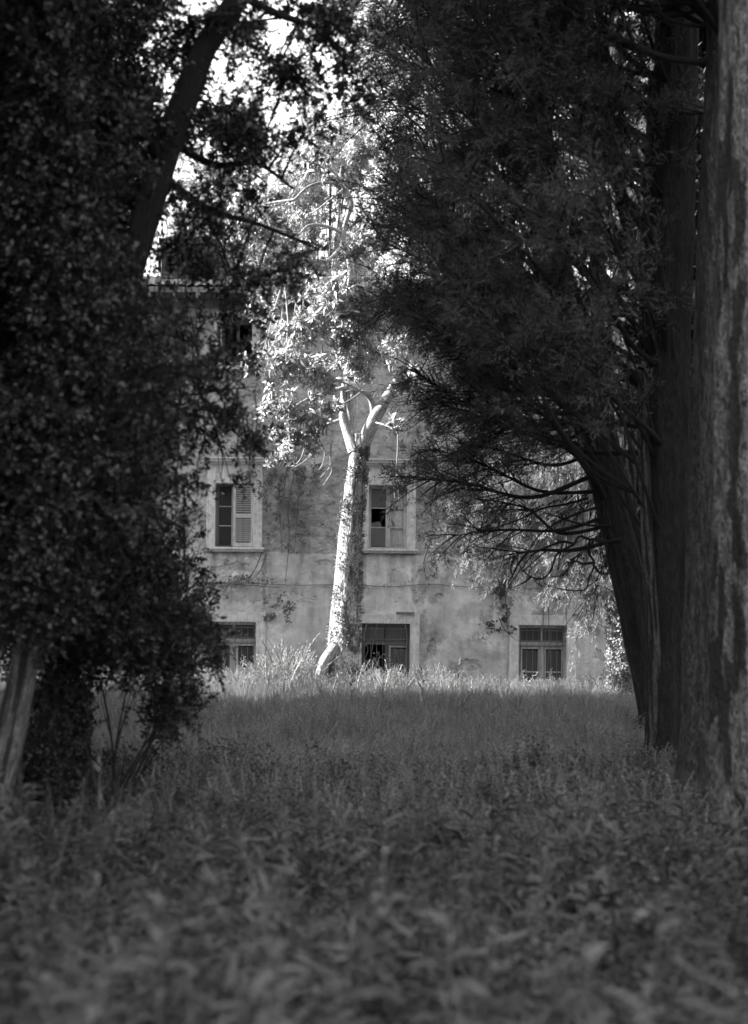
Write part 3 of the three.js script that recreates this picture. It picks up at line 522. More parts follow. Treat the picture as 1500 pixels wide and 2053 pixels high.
// ---------------------------------------------------------------- cypresses of the right-hand row
function cypress(o) {
  const r = rng(o.seed), D = o.d, P = ([px, py, dd = 0]) => at(px, py, D + dd), pts = o.trunk.map(P), base = V(pts[0].x, gy(pts[0].x, pts[0].z), pts[0].z);
  const t = thing('cypress_tree', base, o.label, 'tree');
  const len = pts.reduce((a, p, i) => a + (i ? p.distanceTo(pts[i - 1]) : 0), 0), mb = new MB(), curve = mb.tube(pts, (q) => lerp(o.r0, o.r1, q) * (1 + 0.3 * Math.exp(-q * len / 0.35)), 48, 220, fluted(4, o.flute ?? 0.07, o.seed, 0.12), 1);
  part('trunk', shift(mb.geo(), base), o.bark, t);
  for (const [pp, a, b] of o.stems ?? []) { const m = new MB(); m.tube(pp.map(P), (q) => lerp(a, b, q), 14, 50, fluted(3, 0.06, a * 90, 0.1)); part('stem', shift(m.geo(), base), o.stemBark ?? o.bark, t); }
  const wood = new MB(), lv = new Leaves();
  const grow = (q, end, rr, sub, bare, bend = o.bend ?? 0.16) => {                          // a limb and its plumes
    const L = q.distanceTo(end), m1 = q.clone().lerp(end, 0.35), m2 = q.clone().lerp(end, 0.7);
    m1.y -= bend * L * (0.3 + 0.5 * r()); m2.y -= bend * L * 0.5 * r(); for (const m of [m1, m2]) { m.x += (r() - 0.5) * 0.12 * L; m.z += (r() - 0.5) * 0.12 * L; }
    const b = new MB(), cv = b.tube([q, m1, m2, end], (u) => rr * (1.05 - 0.85 * u), 7, 18, (th, u, y) => 1 + 0.2 * noise3(y * 3, th, rr * 100));
    part('branch', shift(b.geo(), base), M.twig, t);
    for (let k = 0; k < sub; k++) {
      const u = bare + (1 - bare) * (k + r()) / sub, s = cv.getPoint(Math.min(1, u)), tan = cv.getTangent(Math.min(1, u));
      const dir = tan.multiplyScalar(0.8).addScaledVector(rdir(r), 0.85); dir.y += o.lift ?? 0.25; dir.normalize();
      const l = (0.35 + 0.55 * r()) * (o.plume ?? 1) * (1.1 - 0.4 * u), e = s.clone().addScaledVector(dir, l); e.y -= (o.droop ?? 0.1) * l * (0.5 + r());
      const mid = s.clone().lerp(e, 0.5); mid.y += 0.06 * l; mid.x += (r() - 0.5) * 0.15 * l; mid.z += (r() - 0.5) * 0.15 * l;
      const c2 = new THREE.QuadraticBezierCurve3(s, mid, e);
      wood.tube([0, 0.33, 0.66, 1].map((x) => c2.getPoint(x)), (x) => 0.009 * (1.1 - 0.8 * x), 4, 4, null, 1, false);
      const n = Math.round((o.dense ?? 9) * (0.35 + 0.75 * u));
      for (let j = 0; j < n; j++) {
        const x = 0.2 + 0.8 * (j + r()) / n, p = c2.getPoint(x), td = c2.getTangent(x).multiplyScalar(0.8).addScaledVector(rdir(r), 0.75); td.y -= (o.hang ?? 0.05); td.normalize();
        p.addScaledVector(rdir(r), 0.05);
        if (noise3(p.x * 1.9, p.y * 1.9, p.z * 1.9) + 0.5 * noise3(p.x * 4.5, p.y * 4.5, p.z * 4.5) < (o.thr ?? -0.2)) continue;
        lv.add(p, td, r() * 6.28, 0.7 + 0.6 * r(), 0.65 + 0.7 * r());
      }
    }
  };
  for (let k = 0; k < o.n; k++) {
    const u = lerp(o.from, 1, Math.pow((k + r()) / o.n, 0.9)), q = curve.getPoint(u), a = lerp(o.az[0], o.az[1], r()), L = lerp(o.len[0], o.len[1], r()) * (1.05 - 0.3 * u), up = lerp(o.up[0], o.up[1], r());
    grow(q, q.clone().add(V(Math.cos(a) * Math.cos(up), Math.sin(up), Math.sin(a) * Math.cos(up)).multiplyScalar(L)), lerp(0.018, 0.042, r()), o.sub, 0.3 + 0.15 * r());
  }
  for (const [a, b, rr, sub, bare = 0.4] of o.limbs ?? []) grow(P(a), P(b), rr, sub, bare);
  for (let k = 0; k < (o.fan ?? 0); k++) {
    const q = curve.getPoint(lerp(o.fanAt[0], o.fanAt[1], (k + r() * 2.5) / (o.fan + 2))), a = PI * (1.0 + lerp(-0.12, 0.3, r())), up = lerp(0.65, 1.2, r()), L = lerp(2.2, 4.4, r());
    q.z += 0.03; grow(q, q.clone().add(V(Math.cos(a) * Math.cos(up), Math.sin(up), -Math.sin(a) * Math.cos(up)).multiplyScalar(L)), lerp(0.016, 0.03, r()), 14, 0.55, 0.05);
  }
  part('twigs', shift(wood.geo(), base), M.twig, t, 'stuff');
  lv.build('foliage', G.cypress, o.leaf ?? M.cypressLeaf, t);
  return { t, curve, base };
}
const PI = Math.PI;
cypress({ seed: 301, d: 9.3, trunk: [[1490, 1700], [1488, 1560], [1486, 1300], [1486, 1000], [1487, 700], [1488, 300], [1490, 0], [1494, -300], [1498, -800], [1500, -1500]], r0: 0.215, r1: 0.12, flute: 0.1, bark: M.cypressBark, label: 'nearest cypress trunk at the right edge, grey with dark blotches', n: 34, from: 0.76, az: [PI * 0.4, PI * 1.5], len: [1.2, 3.0], up: [0.1, 0.8], sub: 22, dense: 9 });
cypress({ seed: 302, d: 11.6, trunk: [[1428, 1600], [1428, 1480], [1434, 1200], [1440, 900], [1450, 500], [1462, 100], [1466, -200], [1470, -900]], r0: 0.29, r1: 0.17, flute: 0.04, bark: M.cypressGrey, label: 'second cypress trunk from the right edge, smooth and grey, half hidden', n: 60, from: 0.68, az: [PI * 0.4, PI * 1.5], len: [1.8, 3.4], up: [0.2, 0.9], sub: 22, dense: 9 });
cypress({ seed: 303, d: 13.4, trunk: [[1340, 1560], [1340, 1440], [1338, 1200], [1337, 900], [1344, 600], [1354, 200], [1360, -150], [1366, -600]], r0: 0.215, r1: 0.23, flute: 0.08, bark: M.cypressShaded, stemBark: M.cypressBark, fan: 26, fanAt: [0.3, 0.75], stems: [[[[1316, 1540, -0.05], [1314, 1350, -0.15], [1302, 1150, -0.2], [1292, 950, -0.15], [1290, 700, 0], [1300, 400, 0.1], [1310, 150, 0.1]], 0.07, 0.05]], thr: -0.5, label: 'thick cypress trunk, black in shade, between the grey trunk and the leaning one', n: 50, from: 0.36, az: [PI * 0.65, PI * 1.35], len: [2.0, 3.8], up: [0.3, 0.95], sub: 24, dense: 10, limbs: [[[1330, 560], [950, 60], 0.05, 34], [[1330, 700], [880, 180, -0.5], 0.05, 36], [[1330, 480], [1010, -40, 0.5], 0.05, 34], [[1325, 800], [900, 330, 0.3], 0.045, 36], [[1330, 380], [860, -60, 0.2], 0.045, 36], [[1330, 300], [770, -80, 0.6], 0.04, 36], [[1325, 620], [785, 60, 0.9], 0.04, 36], [[1330, 750], [1060, 250, -0.6], 0.04, 32], [[1330, 560], [1150, 60, -0.8], 0.04, 32], [[1330, 420], [1200, -60, -0.8], 0.04, 32]] });
cypress({ seed: 304, d: 16.5, trunk: [[1325, 1500], [1318, 1430], [1290, 1300], [1262, 1170], [1226, 1020], [1196, 900], [1172, 800], [1146, 680], [1120, 520], [1090, 300], [1060, 60], [1030, -250]], r0: 0.24, r1: 0.12, flute: 0.07, bark: M.cypressShaded, stems: [[[[1322, 1480, 0.1], [1300, 1250, 0.2], [1272, 1080, 0.25], [1240, 960, 0.2], [1215, 820, 0.2], [1200, 640, 0.2], [1190, 420, 0.2]], 0.14, 0.07]], label: 'cypress, black in shade, with trunk leaning left over the meadow, bare lower limbs', n: 50, from: 0.48, fan: 30, fanAt: [0.34, 0.8], az: [PI * 0.55, PI * 1.45], len: [1.8, 3.3], up: [-0.1, 0.85], sub: 24, dense: 10, droop: 0.35,
  limbs: [[[1208, 945], [840, 960, -0.4], 0.034, 40], [[1215, 985], [870, 900, 0.3], 0.03, 36], [[1228, 1030], [905, 1075, 0.2], 0.03, 14, 0.5], [[1236, 1050], [960, 1000, 0.5], 0.03, 14, 0.5], [[1240, 1080], [1030, 1110, 0.3], 0.035, 8, 0.6], [[1196, 895], [860, 800, 0.3], 0.034, 44], [[1180, 850], [830, 740, -0.2], 0.03, 44], [[1172, 800], [875, 640, 0.4], 0.03, 44], [[1160, 760], [817, 560, 0.2], 0.03, 44], [[1150, 700], [787, 460, 0.4], 0.03, 44], [[1140, 640], [772, 360, 0.0], 0.028, 44], [[1130, 580], [762, 280, 0.5], 0.028, 44], [[1115, 500], [750, 180, 0.3], 0.028, 44], [[1100, 400], [740, 80, 0.5], 0.028, 44], [[1085, 300], [735, -20, 0.2], 0.028, 40], [[1180, 830], [930, 700, -0.7], 0.028, 36], [[1160, 740], [900, 560, -0.8], 0.028, 36], [[1190, 870], [960, 840, -0.6], 0.028, 34], [[1130, 600], [842, 400, -0.6], 0.028, 36], [[1200, 900], [920, 890, 0.6], 0.028, 34]] });
// bare twigs that hang below the leaning cypress's lowest limbs
{
  const r = rng(310), o = at(1240, 1090, 16.4), t = thing('dead_branch', o, 'bare crooked dead branch hanging from the leaning black trunk', 'branch');
  const lines = [[[1244, 1082], [1205, 1088], [1184, 1080], [1183, 1110], [1192, 1130], [1182, 1160], [1178, 1178], [1160, 1184], [1120, 1179], [1095, 1172]], [[1192, 1128], [1170, 1130], [1150, 1124], [1128, 1152], [1105, 1158]], [[1192, 1132], [1205, 1148], [1225, 1152], [1222, 1160]], [[1184, 1082], [1160, 1076], [1150, 1090], [1120, 1110], [1104, 1148], [1085, 1160], [1066, 1157], [1045, 1142], [1036, 1120]], [[1066, 1157], [1050, 1168], [1030, 1178]], [[1150, 1090], [1125, 1085], [1090, 1100], [1060, 1108], [1010, 1104], [955, 1097]], [[1060, 1108], [1040, 1130], [1030, 1155], [1018, 1170]], [[1034, 1115], [1026, 1140], [1028, 1160]], [[1205, 1015], [1150, 1030], [1110, 1050], [1080, 1075], [1062, 1100]], [[1180, 1000], [1130, 1010], [1090, 1020], [1040, 1040], [990, 1060], [935, 1068]], [[1212, 1075], [1216, 1110], [1210, 1135]], [[1226, 1052], [1185, 1055], [1150, 1048], [1110, 1035], [1075, 1022]]];
  for (const l of lines) { const m = new MB(); m.tube(l.map(([x, y], i) => at(x + (r() - 0.5) * 4, y + (r() - 0.5) * 4, 16.4 + 0.15 * Math.sin(i + l.length))), (q) => lerp(0.02, 0.006, q), 6, l.length * 5, (th, q, y) => 1 + 0.2 * noise3(y * 8, th, 3)); part('twig', shift(m.geo(), o), M.twig, t); }
}
{
  const c5 = cypress({ seed: 305, d: 22, trunk: [[1268, 1430], [1266, 1380], [1262, 1250], [1258, 1050], [1252, 850], [1246, 650], [1240, 400], [1236, 100]], r0: 0.23, r1: 0.1, flute: 0.05, bark: M.cypressBark, leaf: M.cypressSunlit, label: 'farthest cypress, sunlit, with drooping bright foliage beside the villa', n: 16, from: 0.5, az: [PI * 0.3, PI * 1.7], len: [1.2, 2.6], up: [-0.5, 0.5], sub: 18, dense: 12, droop: 0.9, hang: 0.7, lift: -0.2, plume: 1.1, bend: -0.1,
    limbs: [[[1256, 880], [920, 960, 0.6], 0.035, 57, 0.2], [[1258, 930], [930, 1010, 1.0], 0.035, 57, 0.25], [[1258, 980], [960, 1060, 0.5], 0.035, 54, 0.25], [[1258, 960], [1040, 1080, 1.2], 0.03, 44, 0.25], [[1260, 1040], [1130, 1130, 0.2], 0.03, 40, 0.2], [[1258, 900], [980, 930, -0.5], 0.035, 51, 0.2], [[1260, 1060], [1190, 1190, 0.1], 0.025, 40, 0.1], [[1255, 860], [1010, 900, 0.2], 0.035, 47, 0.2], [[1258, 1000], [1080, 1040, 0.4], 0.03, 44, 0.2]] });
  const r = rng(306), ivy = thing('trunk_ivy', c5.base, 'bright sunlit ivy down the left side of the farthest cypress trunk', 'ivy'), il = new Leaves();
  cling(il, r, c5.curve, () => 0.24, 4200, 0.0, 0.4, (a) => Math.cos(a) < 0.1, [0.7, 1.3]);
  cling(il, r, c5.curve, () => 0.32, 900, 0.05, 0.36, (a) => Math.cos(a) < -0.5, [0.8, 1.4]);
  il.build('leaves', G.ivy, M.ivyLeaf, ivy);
}

// ---------------------------------------------------------------- the dark tree on the left and its neighbours
{
  const D = 10, r = rng(401), P = (px, py, dd = 0) => at(px, py, D + dd);
  const trunkPts = [P(105, 1680), P(108, 1580), P(115, 1430), P(128, 1250), P(155, 1050), P(188, 850), P(235, 640), P(280, 480), P(322, 345), P(372, 200), P(410, 100), P(488, -20), P(540, -140), P(570, -320)];
  const base = V(trunkPts[0].x, gy(trunkPts[0].x, -D), -D), oak = thing('evergreen_oak', base, 'dark evergreen tree at left, leaning black trunk under drooping small leaves', 'tree');
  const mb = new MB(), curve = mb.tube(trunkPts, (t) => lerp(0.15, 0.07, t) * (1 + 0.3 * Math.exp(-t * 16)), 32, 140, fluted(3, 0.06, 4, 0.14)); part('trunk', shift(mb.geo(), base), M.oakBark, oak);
  const ends = []; for (let k = 4; k <= 40; k++) ends.push(curve.getPoint(k / 40));
  const limbs = [[[330, 330], [250, 220, -0.8], [140, 120, -1.4]], [[280, 480], [170, 420, 0.7], [60, 330, 1.2]], [[210, 740], [100, 690, -0.8], [10, 640, -1.2]], [[190, 840], [290, 800, 0.8], [400, 790, 1.0]], [[480, -10], [560, 30, 0.2], [640, 60, 0.4], [690, 120, 0.5]], [[160, 1040], [260, 1010, -0.7], [370, 1060, -1.0]], [[140, 1150], [240, 1140, 0.4], [350, 1220, 0.6], [420, 1290, 0.7]], [[130, 1240], [40, 1160, 0.5], [-60, 1080, 1]], [[345, 285], [430, 330, 0.5], [520, 330, 0.8], [590, 380, 0.9]], [[320, 350], [420, 420, 0.4], [520, 450, 0.6], [640, 500, 0.5]]];
  for (const l of limbs) { const m = new MB(), cv = m.tube(l.map((q) => P(...q)), (t) => lerp(0.036, 0.01, t), 9, 20, fluted(2, 0.05, r() * 9, 0.12)); part('branch', shift(m.geo(), base), M.oakBark, oak); for (let k = 2; k <= 8; k++) ends.push(cv.getPoint(k / 8)); }
  const near = (c) => ends.reduce((b, e) => (e.distanceTo(c) < b.distanceTo(c) ? e : b), ends[0]);
  const wood = new MB(), lv = new Leaves();
  // px, py, half width, half height (photo pixels), share of full density
  const C = [[40, 60, 130, 120], [170, 60, 110, 100], [280, 30, 70, 60, 0.5], [60, 220, 140, 120], [200, 200, 110, 110], [290, 220, 60, 70, 0.8], [60, 380, 140, 120], [200, 370, 110, 110], [310, 300, 60, 70, 0.8], [60, 540, 140, 120], [180, 540, 100, 110], [50, 700, 140, 120], [180, 690, 90, 110], [60, 860, 140, 120], [190, 850, 110, 110], [300, 760, 90, 80, 0.56], [310, 880, 80, 90, 0.56], [60, 1010, 140, 120], [200, 1010, 110, 100, 0.9], [60, 1150, 140, 120], [200, 1160, 120, 100], [310, 1150, 70, 70, 0.6], [400, 1180, 36, 30, 0.5], [80, 1270, 110, 60], [220, 1270, 110, 70], [330, 1250, 90, 80, 0.9], [390, 1300, 56, 70, 0.8], [425, 1270, 24, 36, 0.6], [320, 1345, 70, 40, 0.6],
    [400, 850, 70, 70, 0.42], [450, 880, 50, 50, 0.5], [420, 760, 80, 60, 0.5], [440, 690, 80, 40, 0.45], [500, 640, 50, 60, 0.4], [400, 640, 60, 50, 0.4], [350, 990, 70, 60, 0.35], [410, 1010, 40, 60, 0.25], [350, 1080, 60, 50, 0.4], [470, 830, 40, 50, 0.4], [510, 780, 40, 40, 0.3], [250, 1090, 80, 60, 0.7], [500, 900, 36, 50, 0.5], [470, 960, 30, 30, 0.4],
    [360, 420, 70, 60, 0.3], [440, 400, 70, 60, 0.35], [450, 470, 60, 50, 0.3], [520, 360, 60, 50, 0.2], [540, 290, 50, 40, 0.4], [480, 270, 70, 50, 0.7], [410, 230, 60, 40, 0.7], [600, 250, 50, 40, 0.35], [630, 235, 50, 40, 0.45], [560, 170, 50, 40, 0.35], [480, 70, 40, 40, 0.3], [600, 190, 60, 40, 0.2], [500, 210, 60, 40, 0.2], [540, 560, 70, 50, 0.5], [600, 520, 60, 40, 0.5], [650, 500, 40, 30, 0.45], [480, 600, 60, 40, 0.45], [300, 640, 70, 80, 0.45], [340, 520, 60, 50, 0.5], [410, 550, 60, 50, 0.5], [380, 490, 40, 30, 0.4],
    [660, 90, 70, 70, 0.5], [690, 180, 50, 60, 0.5], [720, 120, 50, 60, 0.5], [630, 20, 60, 30, 0.2], [710, 20, 60, 60, 0.5], [400, 30, 50, 40, 0.5], [330, 60, 50, 50, 0.5], [480, 120, 60, 60, 0.3], [540, 150, 60, 60, 0.3], [620, 130, 60, 60, 0.4], [560, 210, 70, 50, 0.4], [440, 200, 60, 50, 0.4], [300, 120, 60, 60, 0.3], [520, 60, 50, 40, 0.25], [450, 60, 50, 60, 0.3], [640, 60, 40, 60, 0.45], [400, 150, 50, 50, 0.4], [570, 10, 70, 24, 0.4], [500, 250, 70, 40, 0.5], [350, 110, 50, 50, 0.45], [480, 520, 50, 40, 0.4]];
  for (const [x, y, a, b, q = 1] of C) for (const layer of q > 0.85 ? [0, 1, 2] : q > 0.55 ? [0, 1] : [0]) {
    const dd = 0.35 + (r() - 0.4) * 1.3 + (layer - (q > 0.85 ? 0.6 : q > 0.55 ? 0.3 : 0)) * 1.1, c = P(x + (r() - 0.5) * 30, y + (r() - 0.5) * 30, dd), k = (D + dd) / F;
    clump(wood, lv, r, near(c), c, V(a * k * 1.1, b * k * 1.1, 0.45), Math.round(a * b / 130 * (0.1 + 0.9 * q)), 8, { twigR: 0.0045, boughR: 0.012, droop: 0.55, tone: [0.4, 1.7], size: [0.55, 1.55], start: 0.25, spread: 0.09, thr: 0.06 });
  }
  // the crown goes on above and to the left of the frame
  for (let k = 0; k < 90; k++) { const c = P(lerp(-900, 560, r()), lerp(-330, -1200, r()), lerp(-3.5, 2.5, r())); clump(wood, lv, r, near(c), c, V(0.7, 0.6, 0.7), 16, 8, { boughR: 0.02, size: [1.1, 1.9] }); }
  for (let k = 0; k < 60; k++) { const c = P(lerp(-700, -40, r()), lerp(0, 1250, r()), lerp(-2, 2, r())); clump(wood, lv, r, near(c), c, V(0.6, 0.6, 0.6), 18, 8, { boughR: 0.015 }); }
  // thin hanging shoots that show against the villa
  for (let k = 0; k < 46; k++) { const x = lerp(290, 520, r()), y = lerp(380, 900, r()), l = lerp(60, 190, r()), dd = (r() - 0.5) * 1.5, w = (r() - 0.5) * 50; wood.tube([P(x, y, dd), P(x + w * 0.2 + 5, y + l * 0.35, dd), P(x + w * 0.6 - 6, y + l * 0.7, dd), P(x + w, y + l, dd)], (t) => 0.0065 * (1.1 - 0.7 * t), 4, 8, null, 1, false); }
  part('twigs', shift(wood.geo(), base), M.twig, oak, 'stuff');
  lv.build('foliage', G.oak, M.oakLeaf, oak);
  const ivy = thing('trunk_ivy', base, 'black ivy thick round the foot of the left evergreen trunk', 'ivy'), il = new Leaves();
  cling(il, r, curve, () => 0.2, 2600, 0.0, 0.28, () => true, [0.5, 0.9], [0.4, 1.2]); il.build('leaves', G.ivy, M.oakIvy, ivy);

  // the pale leaning trunk at the left edge
  const d2 = 8.6, p2 = [[-50, 1800], [-22, 1690], [4, 1570], [26, 1450], [44, 1360], [62, 1270], [78, 1180], [100, 1050], [120, 900], [130, 700], [120, 420], [90, 80], [60, -300]].map(([x, y]) => at(x, y, d2)), b2 = V(p2[0].x, gy(p2[0].x, -d2), -d2);
  const pale = thing('leaning_tree', b2, 'pale mottled trunk leaning right at the left edge below dark leaves', 'tree'), m2 = new MB(), cv2 = m2.tube(p2, (t) => lerp(0.105, 0.05, t), 32, 120, fluted(2, 0.06, 8, 0.1)); part('trunk', shift(m2.geo(), b2), M.paleBark, pale);
  const l2 = new Leaves(), w2 = new MB();
  for (const [x, y] of [[90, 1230], [70, 1200], [110, 1180], [100, 1130], [130, 1080], [80, 1080], [120, 1000], [90, 950], [130, 900], [110, 830], [130, 760], [120, 690], [125, 620], [120, 540], [110, 460], [110, 380], [100, 300], [95, 220], [90, 120], [80, 40]]) clump(w2, l2, r, at(x + 20, y - 60, d2 - 0.1), at(x, y, d2 - 0.4), V(0.28, 0.24, 0.16), 22, 8, { boughR: 0.01, twigR: 0.0045, droop: 0.35, size: [0.7, 1.2], tone: [0.5, 1.6] });
  for (let k = 0; k < 44; k++) { const f = cv2.getPoint(0.5 + 0.5 * r()), c = f.clone().add(V((r() - 0.6) * 1.6, (r() - 0.2) * 0.8, (r() - 0.5) * 1.2)); clump(w2, l2, r, f, c, V(0.5, 0.45, 0.5), 16, 8, { boughR: 0.014, twigR: 0.0045, droop: 0.35 }); }
  part('twigs', shift(w2.geo(), b2), M.twig, pale, 'stuff'); l2.build('foliage', G.oak, M.oakLeaf, pale);

  // the evergreen shrub under the oak
  const b3 = at(225, 1590, 10.6); b3.y = gy(b3.x, b3.z);
  const shrub = thing('evergreen_shrub', b3, 'dark small-leaved shrub spreading under the left evergreen tree', 'shrub'), l3 = new Leaves(), w3 = new MB();
  for (const [x, y, a, b, q] of [[340, 1390, 50, 36, 0.8], [375, 1380, 30, 34, 0.7], [345, 1450, 40, 26, 0.3], [362, 1425, 30, 26, 0.5], [90, 1560, 60, 40, 0.7], [40, 1540, 50, 60, 0.7], [120, 1480, 40, 60, 0.7], [165, 1420, 16, 40, 0.1], [250, 1520, 50, 18, 0.08], [310, 1500, 40, 20, 0.1], [190, 1325, 50, 18, 0.3], [270, 1330, 50, 22, 0.4], [120, 1370, 40, 50, 0.8], [40, 1330, 50, 60, 0.3]]) {
    const dd = (r() - 0.5) * 1.2, c = at(x, y, 10.4 + dd), k = 10.4 / F; clump(w3, l3, r, b3.clone().add(V((r() - 0.5) * 0.2, 0, (r() - 0.5) * 0.2)), c, V(a * k, b * k, 0.4), Math.round(a * b / 65 * q), 7, { twigR: 0.0045, boughR: 0.014, droop: 0.3, tone: [0.5, 1.6], size: [0.7, 1.25] });
  }
  part('stems', shift(w3.geo(), b3), M.twig, shrub); l3.build('foliage', G.oak, M.oakLeaf, shrub);
}

// ---------------------------------------------------------------- the wood beyond the left edge, and trees behind the villa
function roundTree(name, label, group, x, z, h, cr, seed, nC, mats, geos, o = {}) {
  const r = rng(seed), b = V(x, gy(x, z), z), t = thing(name, b, label, 'tree', group), mb = new MB(), lean = (r() - 0.5) * 0.8;
  const cv = mb.tube([b.clone().add(V(0, -0.3, 0)), b.clone().add(V(lean * 0.2, h * 0.25, 0)), b.clone().add(V(lean * 0.6, h * 0.55, lean * 0.3)), b.clone().add(V(lean, h * 0.92, lean * 0.5))], (q) => lerp(0.26, 0.04, q), 14, 40, fluted(3, 0.05, seed, 0.1));
  part('trunk', shift(mb.geo(), b), o.bark ?? M.oakBark, t);
  const wood = new MB(), lv = new Leaves(), lo = o.low ?? 0.18;
  for (let k = 0; k < nC; k++) {
    const u = lerp(lo, 1, (k + r()) / nC), a = r() * 6.2832, pr = cr * Math.pow(Math.sin(Math.PI * lerp(0.16, 0.97, (u - lo) / (1 - lo))), 0.6) * Math.sqrt(r()) * 0.9, f = cv.getPoint(Math.max(0.1, u * 0.9 - 0.1)), c = V(f.x + Math.cos(a) * pr, b.y + u * h, f.z + Math.sin(a) * pr);
    clump(wood, lv, r, f, c, V(cr * 0.38, cr * 0.3, cr * 0.38), o.tw ?? 15, o.per ?? 6, { twigR: 0.012, boughR: 0.04, droop: 0.2, tone: [0.6, 1.4], size: [0.7, 1.3], segs: 3, spread: 0.25 });
  }
  part('twigs', shift(wood.geo(), b), o.bark ? M.twigGrey : M.twig, t, 'stuff'); lv.build('foliage', geos, mats, t);
}
[[8.5, -12, 15, 2.8], [8.2, -17, 16, 2.8], [6.9, -25, 16, 2.4], [6.4, -20.5, 16, 2.0], [5.3, -25.4, 16.5, 2.2], [8.6, -7, 15, 2.8], [-7.2, -18.3, 13.5, 2.3], [-6.6, -15.2, 15, 2.8], [-9.6, -17, 17, 3.0], [-6.2, -11.6, 14, 2.6], [-9.6, -13, 17, 3.0], [-5.6, -7.6, 13, 2.6], [-9.2, -9, 17, 3.0], [-5.4, -3.4, 13, 2.6], [-9, -4.6, 17, 3.2], [-12.8, -19.8, 15, 2.8], [-12.8, -14, 18, 3.2], [-12.5, -8.5, 18, 3.2]].forEach(([x, z, h, cr], i) => roundTree('woodland_tree', i < 6 ? 'dark leafy tree of the wood behind the right-hand cypress trunks' : 'dark leafy tree of the wood hidden behind the left evergreen', i < 6 ? 'trees of the wood behind the cypresses' : 'trees of the wood behind the left evergreen', x, z, h, cr, 500 + i, 44, M.woodLeaf, G.wood));
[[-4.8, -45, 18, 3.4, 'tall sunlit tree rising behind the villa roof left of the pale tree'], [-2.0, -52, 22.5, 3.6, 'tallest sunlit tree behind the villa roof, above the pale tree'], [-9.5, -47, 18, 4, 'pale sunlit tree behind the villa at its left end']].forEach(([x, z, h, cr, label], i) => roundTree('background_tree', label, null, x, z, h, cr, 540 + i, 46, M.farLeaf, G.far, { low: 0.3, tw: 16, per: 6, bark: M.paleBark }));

// ---------------------------------------------------------------- meadow
function weedGeo(seed, n, h, ll, lw) {
  const r = rng(seed), mb = new MB(), bx = (r() - 0.5) * 0.25 * h, bz = (r() - 0.5) * 0.25 * h, P = (t) => V(bx * t * t, h * t, bz * t * t);
  mb.tube([P(0), P(0.5), P(1)], (t) => 0.004 * (1.1 - 0.7 * t), 4, 4, null, 1, false);
  for (let k = 0; k < n; k++) {
    const t = 0.2 + 0.8 * (k + r()) / n, a = k * 1.57 + (k % 2) * 0.4 + r() * 0.8, d = V(Math.cos(a), 0.1 + 0.6 * t * r() + (k > n - 4 ? 0.5 : 0), Math.sin(a)).normalize(), nn = V(0, 1, 0).addScaledVector(rdir(r), 0.35); nn.addScaledVector(d, -nn.dot(d)).normalize();
    const s = (1.15 - 0.55 * t) * (0.7 + 0.6 * r()); leaf(mb, P(t), d, nn, ll * s, lw * s, 0.2 + 0.35 * r(), 0.3);
  }
  return mb.geo();
}
function blade(mb, b, dir, h, w, lean) {
  const s = V(-dir.z, 0, dir.x), id = []; const N = 4;
  for (let k = 0; k <= N; k++) { const t = k / N, c = b.clone().add(V(dir.x * lean * t * t * h, h * t * (1 - 0.25 * lean * t), dir.z * lean * t * t * h)), ww = w * (1 - t * 0.95) / 2; id.push(mb.vert(c.x + s.x * ww, c.y, c.z + s.z * ww), mb.vert(c.x - s.x * ww, c.y, c.z - s.z * ww)); }
  for (let k = 0; k < N; k++) { const a = id[2 * k], bb = id[2 * k + 1], c = id[2 * k + 2], d = id[2 * k + 3]; mb.tri(a, bb, c); mb.tri(bb, d, c); }
}
function tuftGeo(seed, n, h, w, seeds = 0) {
  const r = rng(seed), mb = new MB();
  for (let k = 0; k < n; k++) { const a = r() * 6.2832; blade(mb, V((r() - 0.5) * 0.1, 0, (r() - 0.5) * 0.1), V(Math.cos(a), 0, Math.sin(a)), h * (0.5 + 0.5 * r()), w, 0.2 + 0.8 * r()); }
  for (let k = 0; k < seeds; k++) {
    const a = r() * 6.28, l = 0.15 + 0.3 * r(), hh = h * (1.1 + 0.4 * r()), P = (t) => V(Math.cos(a) * l * t * t * hh, hh * t * (1 - 0.1 * t), Math.sin(a) * l * t * t * hh); mb.tube([P(0), P(0.5), P(1)], () => 0.0022, 3, 5, null, 1, false);
    for (let j = 0; j < 12; j++) { const t = 0.74 + 0.26 * j / 12, d = V(Math.cos(a) + (r() - 0.5), 0.5 + r(), Math.sin(a) + (r() - 0.5)).normalize(), nn = rdir(r); nn.addScaledVector(d, -nn.dot(d)).normalize(); leaf(mb, P(t), d, nn, 0.035, 0.008, 0, 0); }
  }
  return mb.geo();
}
function sow(name, label, category, seed, geos, mat, place) {
  const r = rng(seed), o = thing(name, V(0, 0, -12), label, category); o.userData.kind = 'stuff';
  const lv = new Leaves(); place(r, (x, z, s, tilt, tone) => lv.add(V(x, gy(x, z) - 0.02, z), V((r() - 0.5) * tilt, 1, (r() - 0.5) * tilt).normalize(), r() * 6.28, s, tone));
  lv.build('growth', geos, mat, o);
}
const spread = (r, d0, d1, n, f, pw = 0.5) => { for (let k = 0; k < n; k++) { const d = Math.pow(lerp(Math.pow(d0, 1 / pw), Math.pow(d1, 1 / pw), r()), pw), x = (r() * 2 - 1) * (0.31 * d + 0.6); f(x, -d, d); } };
const tall = (x, z) => 0.5 + 0.5 * fbm(x * 0.7, 3, z * 0.7, 3);
const weedG = [weedGeo(601, 16, 0.6, 0.14, 0.038), weedGeo(602, 22, 0.68, 0.11, 0.026), weedGeo(603, 13, 0.5, 0.17, 0.046), weedGeo(604, 44, 0.74, 0.06, 0.015), weedGeo(605, 14, 0.62, 0.2, 0.03)];
